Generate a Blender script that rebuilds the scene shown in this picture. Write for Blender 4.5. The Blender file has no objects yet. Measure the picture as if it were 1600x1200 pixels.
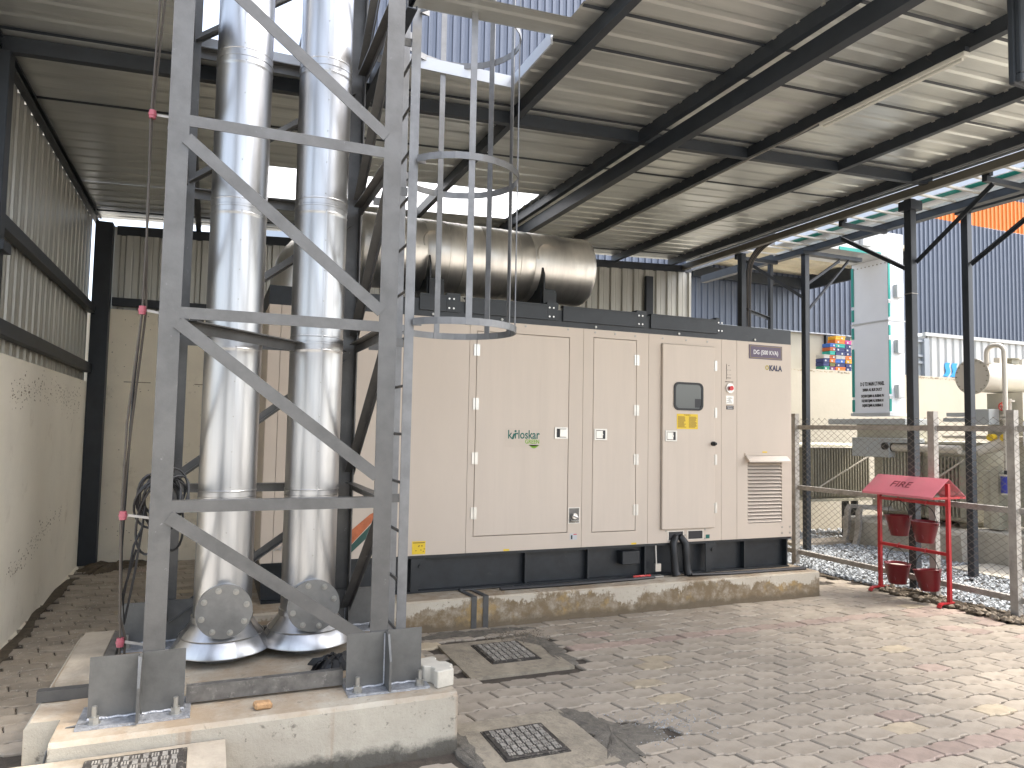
import bpy, bmesh, math, random
from mathutils import Vector, Matrix
R = math.radians
random.seed(7)
S = bpy.context.scene
COL = S.collection

# ---------------------------------------------------------------- camera
yaw, pit, rol = 0.392727, 0.0617317, 0.0182842
fw = Vector((math.sin(yaw)*math.cos(pit), math.cos(yaw)*math.cos(pit), math.sin(pit)))
rt = Vector((math.cos(yaw), -math.sin(yaw), 0))
up = rt.cross(fw)
rt2 = rt*math.cos(rol) + up*math.sin(rol)
up2 = -rt*math.sin(rol) + up*math.cos(rol)
cam = bpy.data.cameras.new('camera'); co = bpy.data.objects.new('camera', cam); COL.objects.link(co)
M = Matrix((rt2, up2, -fw)).transposed().to_4x4(); M.translation = (0, 0, 1.6)
co.matrix_world = M
cam.sensor_width = 36; cam.lens = 1131.18/1600*36; cam.clip_start = 0.05; cam.clip_end = 600
S.camera = co

# ---------------------------------------------------------------- light
w = bpy.data.worlds.new('World'); S.world = w; w.use_nodes = True
nt = w.node_tree; nt.nodes.clear()
sky = nt.nodes.new('ShaderNodeTexSky'); sky.sky_type = 'NISHITA'; sky.sun_disc = False
SUN_EL, SUN_AZ = 58, 110       # azimuth measured clockwise from +Y
sky.sun_elevation = R(SUN_EL); sky.sun_rotation = R(SUN_AZ)
sky.dust_density = 4.0; sky.air_density = 1.0; sky.ozone_density = 1.0
bg = nt.nodes.new('ShaderNodeBackground'); bg.inputs[1].default_value = 0.12
out = nt.nodes.new('ShaderNodeOutputWorld')
hs = nt.nodes.new('ShaderNodeHueSaturation'); hs.inputs['Saturation'].default_value = 0.6; hs.inputs['Value'].default_value = 1.0
nt.links.new(sky.outputs[0], hs.inputs['Color']); nt.links.new(hs.outputs[0], bg.inputs[0]); nt.links.new(bg.outputs[0], out.inputs[0])
sl = bpy.data.lights.new('sun', 'SUN'); sl.energy = 0.98; sl.angle = R(12); sl.color = (1, 0.95, 0.87)
so = bpy.data.objects.new('sun', sl); COL.objects.link(so)
sd = Vector((math.sin(R(SUN_AZ))*math.cos(R(SUN_EL)), math.cos(R(SUN_AZ))*math.cos(R(SUN_EL)), math.sin(R(SUN_EL))))
so.rotation_euler = sd.to_track_quat('Z', 'Y').to_euler()
S.view_settings.view_transform = 'Standard'; S.view_settings.look = 'None'
S.view_settings.exposure = 2.47; S.view_settings.gamma = 1.0
S.view_settings.use_curve_mapping = False
S.cycles.max_bounces = 10; S.cycles.diffuse_bounces = 6; S.cycles.glossy_bounces = 4
S.cycles.use_denoising = True
S.cycles.sample_clamp_indirect = 6

# ---------------------------------------------------------------- materials
def mat(name, col, rough=0.6, metal=0.0, noise=0.0, nscale=8.0, col2=None, bump=0.0, bscale=60.0, stretch=None, spots=None, trans=0, rnd=0.0, rough_var=0.0):
    m = bpy.data.materials.new(name); m.use_nodes = True
    t = m.node_tree; b = t.nodes['Principled BSDF']
    b.inputs['Roughness'].default_value = rough; b.inputs['Metallic'].default_value = metal
    b.inputs['Base Color'].default_value = (*col, 1)
    tc = t.nodes.new('ShaderNodeTexCoord'); vec = tc.outputs['Object']
    if stretch:
        mp = t.nodes.new('ShaderNodeMapping'); mp.inputs['Scale'].default_value = stretch
        t.links.new(vec, mp.inputs[0]); vec = mp.outputs[0]
    cur = None
    if noise or col2:
        n = t.nodes.new('ShaderNodeTexNoise'); n.inputs['Scale'].default_value = nscale; n.inputs['Detail'].default_value = 8
        n.inputs['Roughness'].default_value = 0.65
        t.links.new(vec, n.inputs['Vector'])
        mr = t.nodes.new('ShaderNodeMapRange'); mr.inputs[1].default_value = 0.38; mr.inputs[2].default_value = 0.66
        t.links.new(n.outputs['Fac'], mr.inputs[0])
        mx = t.nodes.new('ShaderNodeMix'); mx.data_type = 'RGBA'
        c2 = col2 or tuple(c*(1-noise) for c in col)
        mx.inputs[6].default_value = (*col, 1); mx.inputs[7].default_value = (*c2, 1)
        t.links.new(mr.outputs[0], mx.inputs[0]); cur = mx.outputs[2]
        if rough_var:
            ma = t.nodes.new('ShaderNodeMapRange'); ma.inputs[3].default_value = rough-rough_var; ma.inputs[4].default_value = rough+rough_var
            t.links.new(n.outputs['Fac'], ma.inputs[0]); t.links.new(ma.outputs[0], b.inputs['Roughness'])
    if spots:   # (colour, scale, low, high) second sharper stain layer
        n2 = t.nodes.new('ShaderNodeTexNoise'); n2.inputs['Scale'].default_value = spots[1]; n2.inputs['Detail'].default_value = 10
        n2.inputs['Roughness'].default_value = 0.72
        t.links.new(vec, n2.inputs['Vector'])
        r2 = t.nodes.new('ShaderNodeMapRange'); r2.inputs[1].default_value = spots[2]; r2.inputs[2].default_value = spots[3]
        t.links.new(n2.outputs['Fac'], r2.inputs[0])
        m2 = t.nodes.new('ShaderNodeMix'); m2.data_type = 'RGBA'
        if cur: t.links.new(cur, m2.inputs[6])
        else: m2.inputs[6].default_value = (*col, 1)
        m2.inputs[7].default_value = (*spots[0], 1); t.links.new(r2.outputs[0], m2.inputs[0]); cur = m2.outputs[2]
    if rnd:     # tone differs from piece to piece
        oi = t.nodes.new('ShaderNodeObjectInfo'); ge = t.nodes.new('ShaderNodeNewGeometry')
        a = t.nodes.new('ShaderNodeMath'); a.operation = 'ADD'
        t.links.new(oi.outputs['Random'], a.inputs[0]); t.links.new(ge.outputs['Random Per Island'], a.inputs[1])
        f = t.nodes.new('ShaderNodeMath'); f.operation = 'FRACT'; t.links.new(a.outputs[0], f.inputs[0])
        mr3 = t.nodes.new('ShaderNodeMapRange'); mr3.inputs[3].default_value = 1-rnd; mr3.inputs[4].default_value = 1+rnd*0.8
        t.links.new(f.outputs[0], mr3.inputs[0])
        hv = t.nodes.new('ShaderNodeMix'); hv.data_type = 'RGBA'; hv.blend_type = 'MULTIPLY'; hv.inputs[0].default_value = 1
        if cur: t.links.new(cur, hv.inputs[6])
        else: hv.inputs[6].default_value = (*col, 1)
        cb = t.nodes.new('ShaderNodeCombineColor')
        for i in range(3): t.links.new(mr3.outputs[0], cb.inputs[i])
        t.links.new(cb.outputs[0], hv.inputs[7]); cur = hv.outputs[2]
    if cur: t.links.new(cur, b.inputs['Base Color'])
    if bump:
        nb = t.nodes.new('ShaderNodeTexNoise'); nb.inputs['Scale'].default_value = bscale; nb.inputs['Detail'].default_value = 5
        t.links.new(vec, nb.inputs['Vector'])
        bp = t.nodes.new('ShaderNodeBump'); bp.inputs['Strength'].default_value = bump; bp.inputs['Distance'].default_value = 0.01
        t.links.new(nb.outputs['Fac'], bp.inputs['Height']); t.links.new(bp.outputs[0], b.inputs['Normal'])
    return m

K = {}
K['tower'] = mat('grey_steel', (0.112, 0.110, 0.106), 0.42, 0.5, 0.25, 7, bump=0.05, bscale=90, spots=((0.30, 0.30, 0.30), 16, 0.64, 0.74), rough_var=.1)
K['cage'] = mat('pale_galvanised_cage', (0.20, 0.20, 0.20), 0.42, 0.5, 0.25, 9)
K['plate'] = mat('grey_plate', (0.13, 0.128, 0.12), 0.45, 0.35, 0.3, 6, bump=0.05, bscale=60, spots=((0.30, 0.30, 0.31), 9, 0.64, 0.72))
K['weld'] = mat('silver_weld_paint', (0.42, 0.43, 0.45), 0.4, 0.6, 0.4, 40, bump=0.6, bscale=120)
K['alu'] = mat('aluminium_cladding', (0.50, 0.50, 0.50), 0.34, 1.0, 0.10, 2.2, stretch=(9, 9, 0.25), bump=0.008, bscale=3, rough_var=.1)
K['alu2'] = mat('warm_aluminium', (0.78, 0.74, 0.68), 0.40, 0.95, 0.15, 2.0, stretch=(6, 1.5, 1.5), bump=0.06, bscale=3, rough_var=.08)
K['steelplate'] = mat('cover_plate_steel', (0.235, 0.232, 0.222), 0.45, 0.7, 0.3, 7, bump=.04, bscale=40)
K['bolt'] = mat('zinc_bolt', (0.36, 0.35, 0.32), 0.4, 0.8)
K['lidrib'] = mat('worn_lid_ribs', (0.36, 0.33, 0.28), 0.6, 0.1, 0.4, 25, bump=.4, bscale=120)
K['beige'] = mat('beige_coat', (0.535, 0.45, 0.365), 0.42, 0, 0.05, 1.1, stretch=(2.5, 2.5, .8), bump=0.012, bscale=260, spots=((0.50, 0.42, 0.345), 3, 0.60, 0.8))
K['beige_door'] = mat('beige_door_coat', (0.545, 0.46, 0.375), 0.4, 0, 0.05, 1.3, stretch=(9, 9, .6), bump=0.012, bscale=260, spots=((0.49, 0.405, 0.33), 2.2, 0.58, 0.85))
K['black'] = mat('charcoal_paint', (0.018, 0.021, 0.024), 0.42, 0, 0.4, 8, spots=((0.06, 0.055, 0.05), 12, .62, .78))
K['navy'] = mat('dark_blue_grey_paint', (0.018, 0.023, 0.030), 0.5, 0, 0.35, 5, spots=((0.045, 0.047, 0.05), 10, .63, .78))
K['rubber'] = mat('black_rubber', (0.012, 0.012, 0.012), 0.5)
K['cable'] = mat('black_cable', (0.015, 0.014, 0.014), 0.45)
K['cablebrown'] = mat('brown_cable', (0.05, 0.04, 0.03), 0.5)
K['roof'] = mat('galvalume_roof_sheet', (0.52, 0.53, 0.505), 0.32, 0.7, 0.2, 1.1, stretch=(.7, 5, 1), rough_var=.10, bump=.10, bscale=1.2, spots=((0.42, 0.415, 0.38), 1.4, .58, .8))
K['wsheet'] = mat('galvalume_wall_sheet', (0.44, 0.43, 0.385), 0.38, 0.45, 0.2, 1.2, stretch=(5, 5, .5), rough_var=.1)
K['trimw'] = mat('white_trim_sheet', (0.36, 0.38, 0.41), 0.4, 0.3)
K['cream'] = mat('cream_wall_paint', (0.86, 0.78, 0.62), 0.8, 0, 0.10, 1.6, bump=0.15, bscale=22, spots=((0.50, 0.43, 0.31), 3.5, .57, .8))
K['creamsun'] = mat('sunlit_wall_paint', (0.43, 0.39, 0.305), 0.8, 0, 0.08, 1.4, bump=0.15, bscale=22, spots=((0.42, 0.37, 0.28), 3.0, .6, .85))  # cream wall paint darkened so the sunlit stretch does not clip
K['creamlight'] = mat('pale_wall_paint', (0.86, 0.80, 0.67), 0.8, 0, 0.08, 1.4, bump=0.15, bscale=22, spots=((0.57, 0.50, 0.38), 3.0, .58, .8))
K['creamstain'] = mat('pitted_plaster', (0.36, 0.29, 0.20), 0.9, 0, 0.4, 30)
K['conc'] = mat('cast_concrete', (0.42, 0.36, 0.275), 0.85, 0, 0.32, 3.0, bump=0.35, bscale=45, spots=((0.20, 0.155, 0.10), 2.4, .52, .74))
K['conclight'] = mat('pale_concrete', (0.50, 0.465, 0.39), 0.85, 0, 0.25, 4.0, bump=0.35, bscale=45, spots=((0.27, 0.235, 0.18), 5, .56, .74))
K['paver'] = mat('grey_paver', (0.335, 0.285, 0.222), 0.78, 0, 0.25, 5, bump=0.35, bscale=110, spots=((0.25, 0.20, 0.14), 2.0, .52, .78), rnd=0.13)
K['paverred'] = mat('red_paver', (0.345, 0.262, 0.21), 0.78, 0, 0.25, 9, bump=0.35, bscale=110, rnd=0.18)
K['paverbuff'] = mat('buff_paver', (0.42, 0.345, 0.24), 0.78, 0, 0.25, 9, bump=0.35, bscale=110, rnd=0.15)
K['sand'] = mat('joint_sand', (0.07, 0.055, 0.04), 0.95, 0, 0.4, 20, bump=0.5, bscale=150)
K['darksand'] = mat('dark_damp_sand', (0.165, 0.145, 0.115), 0.95, 0, 0.45, 30, bump=0.8, bscale=180, spots=((0.24, 0.22, 0.19), 60, .58, .68))
K['soil'] = mat('brown_soil', (0.11, 0.085, 0.055), 0.95, 0, 0.45, 18, bump=0.8, bscale=90)
K['eave'] = mat('grey_brown_beam_paint', (0.13, 0.122, 0.10), 0.45, 0.1, 0.2, 4)
K['ladder'] = mat('bright_galvanised', (0.56, 0.54, 0.49), 0.45, 0.3, 0.2, 9)
K['gravel'] = mat('blue_grey_gravel', (0.33, 0.35, 0.36), 0.7, 0, 0.35, 30, rnd=0.45)
K['rubble'] = mat('rubble_stone', (0.26, 0.21, 0.15), 0.85, 0, 0.4, 20, bump=.5, bscale=60, rnd=.35)
K['galv'] = mat('galvanised_post', (0.38, 0.355, 0.32), 0.5, 0.35, 0.35, 9, spots=((0.22, 0.17, 0.12), 9, .58, .75))
K['wire'] = mat('chain_link_wire', (0.22, 0.21, 0.19), 0.5, 0.5)
K['redpaint'] = mat('red_enamel', (0.42, 0.02, 0.025), 0.35, 0, 0.25, 9)
K['redroof'] = mat('sunlit_red_enamel', (0.62, 0.165, 0.20), 0.33, 0, 0.12, 3, spots=((0.54, 0.19, 0.20), 3, .55, .75))  # red enamel paled towards pink for the light on the little roof
K['bucket'] = mat('bucket_red', (0.15, 0.011, 0.015), 0.3, 0, 0.3, 6)
K['redprint'] = mat('dark_red_stencil', (0.16, 0.015, 0.02), 0.5)
K['sandin'] = mat('bucket_sand', (0.50, 0.43, 0.36), 0.95, 0, .2, 40, bump=.5, bscale=120)
K['white'] = mat('white_enamel', (0.45, 0.46, 0.46), 0.4, 0, 0.05, 2)
K['duct'] = mat('duct_grey_white', (0.74, 0.765, 0.80), 0.42, 0.0, 0.06, 1.2)
K['teal'] = mat('teal_strip', (0.0, 0.24, 0.20), 0.4)
K['tx'] = mat('transformer_grey_green', (0.42, 0.40, 0.315), 0.45, 0, 0.12, 4)
K['txdark'] = mat('transformer_fin', (0.27, 0.255, 0.19), 0.5, 0, 0.2, 4)
K['txlight'] = mat('conservator_paint', (0.50, 0.46, 0.385), 0.42, 0, 0.08, 3)
K['txgrey'] = mat('cable_box_grey', (0.36, 0.38, 0.38), 0.45)
K['blue'] = mat('blue_breather', (0.03, 0.04, 0.30), 0.3)
K['yellow'] = mat('yellow_label', (0.70, 0.48, 0.02), 0.5)
K['redvalve'] = mat('red_valve', (0.5, 0.04, 0.03), 0.45)
K['purple'] = mat('purple_sign', (0.085, 0.055, 0.095), 0.4)
K['print_white'] = mat('white_print', (0.78, 0.76, 0.74), 0.5)
K['print_black'] = mat('black_print', (0.015, 0.015, 0.017), 0.5)
K['print_navy'] = mat('navy_print', (0.02, 0.022, 0.06), 0.5)
K['print_green'] = mat('green_print', (0.0, 0.10, 0.075), 0.5)
K['print_lime'] = mat('lime_print', (0.16, 0.34, 0.01), 0.5)
K['print_gold'] = mat('gold_print', (0.36, 0.28, 0.04), 0.5)
K['print_brown'] = mat('brown_print', (0.20, 0.11, 0.01), 0.5)
K['silver'] = mat('silver_plate', (0.62, 0.60, 0.56), 0.3, 0.8, .1, 12)
K['glass'] = mat('dark_window_glass', (0.12, 0.13, 0.13), 0.06)
K['estop'] = mat('red_button', (0.55, 0.01, 0.015), 0.35)
K['wclad'] = mat('blue_grey_cladding', (0.098, 0.114, 0.15), 0.36, 0.3, 0.06, 2)
K['worange'] = mat('orange_cladding', (0.58, 0.165, 0.02), 0.42, 0.1)
K['wcream'] = mat('warehouse_base_paint', (0.42, 0.39, 0.315), 0.8, 0, .06, 1)
K['soffit'] = mat('canopy_soffit', (0.55, 0.50, 0.38), 0.7, 0, .2, 1.5)
K['cont'] = mat('container_white', (0.44, 0.44, 0.42), 0.5, 0, 0.05, 2)
K['contgrey'] = mat('container_frame_grey', (0.25, 0.27, 0.29), 0.5)
K['logo'] = mat('blue_logo', (0.01, 0.25, 0.62), 0.5)
K['pink'] = mat('pink_insulator', (0.30, 0.07, 0.09), 0.4)
K['copper'] = mat('copper_strip', (0.46, 0.13, 0.05), 0.4, 0.3, .4, 12)
K['darkgreen'] = mat('dark_green_paint', (0.01, 0.06, 0.045), 0.4)
K['tube'] = mat('lamp_tube_white', (0.50, 0.49, 0.44), 0.35)
K['brick'] = mat('broken_brick', (0.42, 0.25, 0.12), 0.9, 0, .3, 20, bump=.6, bscale=80)
K['castiron'] = mat('rusty_cast_iron', (0.06, 0.052, 0.044), 0.65, 0.3, 0.4, 25, bump=.5, bscale=120, spots=((0.26, 0.23, 0.19), 35, .52, .66))
K['ground'] = mat('yard_paving', (0.47, 0.44, 0.385), 0.9, 0, 0.25, 1.2)  # yard ground lightened to bounce more light under the roof
K['manrim'] = mat('dirty_cement', (0.31, 0.265, 0.195), 0.9, 0, 0.35, 6, bump=.5, bscale=70, spots=((0.17, 0.145, 0.11), 9, .5, .68))
K['oldmetal'] = mat('dull_steel', (0.17, 0.16, 0.145), 0.5, 0.5, 0.4, 14, spots=((0.34, 0.32, 0.29), 18, .55, .7))
def stained(name, base, light, stain, mould, zlo, zhi, sc):
    m = bpy.data.materials.new(name); m.use_nodes = True; t = m.node_tree; b = t.nodes['Principled BSDF']; b.inputs['Roughness'].default_value = .85
    geo = t.nodes.new('ShaderNodeNewGeometry'); sp = t.nodes.new('ShaderNodeSeparateXYZ'); t.links.new(geo.outputs['Position'], sp.inputs[0])
    def noise(scale, sx=1, sz=1, det=8):
        mp = t.nodes.new('ShaderNodeMapping'); mp.inputs['Scale'].default_value = (sx, sx, sz); t.links.new(geo.outputs['Position'], mp.inputs[0])
        n = t.nodes.new('ShaderNodeTexNoise'); n.inputs['Scale'].default_value = scale; n.inputs['Detail'].default_value = det; n.inputs['Roughness'].default_value = .7
        t.links.new(mp.outputs[0], n.inputs['Vector']); return n.outputs['Fac']
    def rng(v, a, b_, c=0, d=1):
        r = t.nodes.new('ShaderNodeMapRange'); r.inputs[1].default_value = a; r.inputs[2].default_value = b_; r.inputs[3].default_value = c; r.inputs[4].default_value = d
        t.links.new(v, r.inputs[0]); return r.outputs[0]
    def mth(op, a, b_):
        q = t.nodes.new('ShaderNodeMath'); q.operation = op
        for i, v in enumerate((a, b_)):
            if isinstance(v, (int, float)): q.inputs[i].default_value = v
            else: t.links.new(v, q.inputs[i])
        return q.outputs[0]
    def mix(f, a, b_):
        x = t.nodes.new('ShaderNodeMix'); x.data_type = 'RGBA'; t.links.new(f, x.inputs[0])
        for i, v in ((6, a), (7, b_)):
            if isinstance(v, tuple): x.inputs[i].default_value = (*v, 1)
            else: t.links.new(v, x.inputs[i])
        return x.outputs[2]
    c = mix(rng(noise(2.5), .35, .65), base, light)
    c = mix(rng(noise(26, det=4), .62, .70), c, tuple(v*.55 for v in base))
    lo = rng(noise(1.3), .34, .58, zlo, zhi)                       # ragged height the damp has climbed to
    edge = mth('ADD', lo, mth('MULTIPLY', mth('SUBTRACT', noise(30, 1, .35, 6), .5), .16))
    damp = rng(mth('SUBTRACT', edge, sp.outputs['Z']), -.006, .02)
    c = mix(mth('MULTIPLY', damp, rng(noise(9), .30, .55, .35, 1)), c, stain)
    c = mix(mth('MULTIPLY', damp, rng(noise(1.9), .56, .62, 0, .75)), c, tuple((stain[0]*1.9, stain[1]*1.75, stain[2]*1.2)))
    streak = rng(noise(sc, 1, .04, 4), .60, .70, 0, .55)
    c = mix(streak, c, tuple((stain[0]*1.15, stain[1], stain[2])))
    low = rng(mth('ADD', sp.outputs['Z'], mth('MULTIPLY', noise(7), -.17)), -.05, -.005, .9, 0)
    c = mix(low, c, mould)
    sn = t.nodes.new('ShaderNodeSeparateXYZ'); t.links.new(geo.outputs['True Normal'], sn.inputs[0])
    c = mix(mth('MULTIPLY', rng(sn.outputs['Z'], .6, .8), rng(noise(3.2), .38, .60, .1, .85)), c, (0.27, 0.195, 0.12))
    t.links.new(c, b.inputs['Base Color'])
    bp = t.nodes.new('ShaderNodeBump'); bp.inputs['Strength'].default_value = .45; bp.inputs['Distance'].default_value = .01
    t.links.new(noise(38), bp.inputs['Height']); t.links.new(bp.outputs[0], b.inputs['Normal'])
    return m
K['genplinth'] = stained('stained_generator_plinth', (0.42, 0.36, 0.28), (0.50, 0.45, 0.36), (0.175, 0.125, 0.07), (0.12, 0.09, 0.055), .08, .25, 4)
K['towplinth'] = stained('stained_tower_plinth', (0.33, 0.295, 0.235), (0.42, 0.385, 0.31), (0.22, 0.165, 0.10), (0.055, 0.05, 0.04), -.06, .03, 6)
# translucent skylight sheet
m = bpy.data.materials.new('translucent_sheet'); m.use_nodes = True; t = m.node_tree; t.nodes.clear()
o_ = t.nodes.new('ShaderNodeOutputMaterial'); a_ = t.nodes.new('ShaderNodeBsdfTranslucent'); a_.inputs[0].default_value = (.86, .87, .86, 1)
d_ = t.nodes.new('ShaderNodeBsdfDiffuse'); d_.inputs[0].default_value = (.8, .8, .78, 1); x_ = t.nodes.new('ShaderNodeMixShader'); x_.inputs[0].default_value = .25
t.links.new(a_.outputs[0], x_.inputs[1]); t.links.new(d_.outputs[0], x_.inputs[2]); t.links.new(x_.outputs[0], o_.inputs[0]); K['skylight'] = m

# ---------------------------------------------------------------- mesh helpers
WORLD = {}
def wloc(o): return WORLD.get(o.name, Vector((0, 0, 0)))
class MB:
    def __init__(s): s.v = []; s.f = []
    def add(s, vs, fs):
        n = len(s.v); s.v += [tuple(v) for v in vs]; s.f += [tuple(i+n for i in f) for f in fs]; return s
    def box(s, a, b):
        x0, x1 = sorted((a[0], b[0])); y0, y1 = sorted((a[1], b[1])); z0, z1 = sorted((a[2], b[2]))
        return s.add([(x0,y0,z0),(x1,y0,z0),(x1,y1,z0),(x0,y1,z0),(x0,y0,z1),(x1,y0,z1),(x1,y1,z1),(x0,y1,z1)],
                     [(0,3,2,1),(4,5,6,7),(0,1,5,4),(1,2,6,5),(2,3,7,6),(3,0,4,7)])
    def prism(s, poly, axis, a, b):
        """poly of 2-D points in the plane normal to axis, extruded from a to b"""
        n = len(poly)
        def P(p, c):
            return (c, p[0], p[1]) if axis == 'x' else (p[0], c, p[1]) if axis == 'y' else (p[0], p[1], c)
        vs = [P(p, a) for p in poly] + [P(p, b) for p in poly]
        return s.add(vs, [tuple(range(n))[::-1], tuple(range(n, 2*n))] + [(i, (i+1) % n, n+(i+1) % n, n+i) for i in range(n)])
    def sweep(s, sec, p0, p1, upv=(0, 0, 1), sec1=None):
        """section (list of 2-D) carried from p0 to p1; section x = side, y = up"""
        p0, p1 = Vector(p0), Vector(p1); d = (p1-p0).normalized(); u = Vector(upv)
        if abs(d.dot(u)) > .99: u = Vector((0, 1, 0))
        sd_ = d.cross(u).normalized(); u = sd_.cross(d)
        n = len(sec)
        vs = [p0+sd_*x+u*y for x, y in sec] + [p1+sd_*x+u*y for x, y in (sec1 or sec)]
        return s.add(vs, [tuple(range(n)), tuple(range(n, 2*n))[::-1]] + [(i, n+i, n+(i+1) % n, (i+1) % n) for i in range(n)])
    def bar(s, p0, p1, wd, ht, upv=(0, 0, 1)):
        a, b = wd/2, ht/2
        return s.sweep([(-a,-b),(a,-b),(a,b),(-a,b)], p0, p1, upv)
    def angle(s, p0, p1, leg, th, upv=(0, 0, 1), flip=1):
        L, T = leg, th
        return s.sweep([(0,0),(L*flip,0),(L*flip,-T),(T*flip,-T),(T*flip,-L),(0,-L)], p0, p1, upv)
    def cyl(s, p0, p1, r0, r1=None, n=16, caps=True):
        r1 = r0 if r1 is None else r1
        p0, p1 = Vector(p0), Vector(p1); d = (p1-p0).normalized()
        u = Vector((0, 0, 1)) if abs(d.z) < .9 else Vector((1, 0, 0))
        a = d.cross(u).normalized(); b = d.cross(a)
        vs = [p0+(a*math.cos(2*math.pi*i/n)+b*math.sin(2*math.pi*i/n))*r0 for i in range(n)] + \
             [p1+(a*math.cos(2*math.pi*i/n)+b*math.sin(2*math.pi*i/n))*r1 for i in range(n)]
        fs = [(i, (i+1) % n, n+(i+1) % n, n+i) for i in range(n)]
        if caps: fs += [tuple(range(n))[::-1], tuple(range(n, 2*n))]
        return s.add(vs, fs)
    def lathe(s, prof, o, n=32, axis='z'):
        """prof: (radius, height) list"""
        vs = []
        for r, h in prof:
            for i in range(n):
                c, q = math.cos(2*math.pi*i/n)*r, math.sin(2*math.pi*i/n)*r
                vs.append((o[0]+c, o[1]+q, o[2]+h) if axis == 'z' else (o[0]+h, o[1]+c, o[2]+q) if axis == 'x' else (o[0]+c, o[1]+h, o[2]+q))
        fs = [(k*n+i, k*n+(i+1) % n, (k+1)*n+(i+1) % n, (k+1)*n+i) for k in range(len(prof)-1) for i in range(n)]
        return s.add(vs, fs)
    def tube(s, pts, r, n=8):
        pts = [Vector(p) for p in pts]; vs = []; prev = None
        for i, p in enumerate(pts):
            d = (pts[min(i+1, len(pts)-1)]-pts[max(i-1, 0)]).normalized()
            if prev is None:
                u = Vector((0, 0, 1)) if abs(d.z) < .9 else Vector((1, 0, 0)); prev = d.cross(u).normalized()
            a = (prev-d*prev.dot(d)).normalized(); prev = a; b = d.cross(a)
            rr = r[i] if isinstance(r, (list, tuple)) else r
            vs += [p+(a*math.cos(2*math.pi*k/n)+b*math.sin(2*math.pi*k/n))*rr for k in range(n)]
        m_ = len(pts)
        fs = [(i*n+k, i*n+(k+1) % n, (i+1)*n+(k+1) % n, (i+1)*n+k) for i in range(m_-1) for k in range(n)]
        fs += [tuple(range(n))[::-1], tuple(range((m_-1)*n, m_*n))]
        return s.add(vs, fs)
    def flat(s, pts, th, wd, upv=(0, 0, 1)):
        """flat bar th thick, wd high along upv, following pts"""
        pts = [Vector(p) for p in pts]; u = Vector(upv); vs = []
        for i, p in enumerate(pts):
            d = (pts[min(i+1, len(pts)-1)]-pts[max(i-1, 0)]).normalized(); a = d.cross(u).normalized()
            vs += [p-a*th/2-u*wd/2, p+a*th/2-u*wd/2, p+a*th/2+u*wd/2, p-a*th/2+u*wd/2]
        m_ = len(pts)
        fs = [(i*4+k, i*4+(k+1) % 4, (i+1)*4+(k+1) % 4, (i+1)*4+k) for i in range(m_-1) for k in range(4)] + [(3,2,1,0), tuple(range(m_*4-4, m_*4))]
        return s.add(vs, fs)
    def build(s, name, m, parent=None, smooth=False, bevel=0, ang=40):
        me = bpy.data.meshes.new(name); off = wloc(parent) if parent else Vector((0, 0, 0))
        if parent is None and s.v:
            xs = [v[0] for v in s.v]; ys = [v[1] for v in s.v]; zs = [v[2] for v in s.v]
            off = Vector(((min(xs)+max(xs))/2, (min(ys)+max(ys))/2, min(zs)))
        me.from_pydata([(v[0]-off.x, v[1]-off.y, v[2]-off.z) for v in s.v], [], s.f)
        bm = bmesh.new(); bm.from_mesh(me); bmesh.ops.recalc_face_normals(bm, faces=bm.faces)
        if bevel:
            es = [e for e in bm.edges if len(e.link_faces) == 2 and e.calc_face_angle(0) > R(30)]
            bmesh.ops.bevel(bm, geom=es, offset=bevel, segments=1, affect='EDGES', clamp_overlap=True)
        bm.to_mesh(me); bm.free()
        me.materials.append(K[m] if isinstance(m, str) else m)
        o = bpy.data.objects.new(name, me); COL.objects.link(o)
        if smooth:
            me.polygons.foreach_set('use_smooth', [True]*len(me.polygons)); me.set_sharp_from_angle(angle=R(ang))
        if parent: o.parent = parent; WORLD[o.name] = off
        else: o.location = off; WORLD[o.name] = off
        return o
def tag(o, label=None, cat=None, group=None, kind=None):
    if label: o['label'] = label
    if cat: o['category'] = cat
    if group: o['group'] = group
    if kind: o['kind'] = kind
    return o
def thing(name, loc, label, cat, group=None):
    o = bpy.data.objects.new(name, None); COL.objects.link(o); o.location = loc; WORLD[o.name] = Vector(loc)
    o.empty_display_size = .1
    return tag(o, label, cat, group)
def copy_tree(o, parent=None, loc=None):
    c = o.copy(); COL.objects.link(c)
    if parent: c.parent = parent
    if loc is not None: c.location = loc
    for ch in o.children: copy_tree(ch, c)
    return c
def B(name, a, b, m, parent=None, bevel=0): return MB().box(a, b).build(name, m, parent, bevel=bevel)
def text(body, size, loc, facing, m, parent, name='lettering', align='CENTER', width=None, shear=0, bold=0):
    """facing '-y' or '-x' : the way the print faces; loc = baseline point"""
    cu = bpy.data.curves.new(name, 'FONT'); cu.body = body; cu.size = size; cu.align_x = align; cu.extrude = .0006; cu.shear = shear; cu.offset = bold
    cu.resolution_u = 3
    to = bpy.data.objects.new('tmp', cu); COL.objects.link(to)
    me = bpy.data.meshes.new_from_object(to); bpy.data.objects.remove(to); bpy.data.curves.remove(cu)
    me.name = name; me.materials.clear(); me.materials.append(K[m])
    xs = [v.co.x for v in me.vertices]
    k = width/(max(xs)-min(xs)) if width else 1
    off = wloc(parent)
    for v in me.vertices:
        x, y, z = v.co.x*k, v.co.y, v.co.z
        v.co = (Vector((loc[0]+x, loc[1]-z, loc[2]+y)) if facing == '-y' else Vector((loc[0]-z, loc[1]-x, loc[2]+y))) - off
    o = bpy.data.objects.new(name, me); COL.objects.link(o); o.parent = parent; WORLD[o.name] = off
    return o
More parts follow.
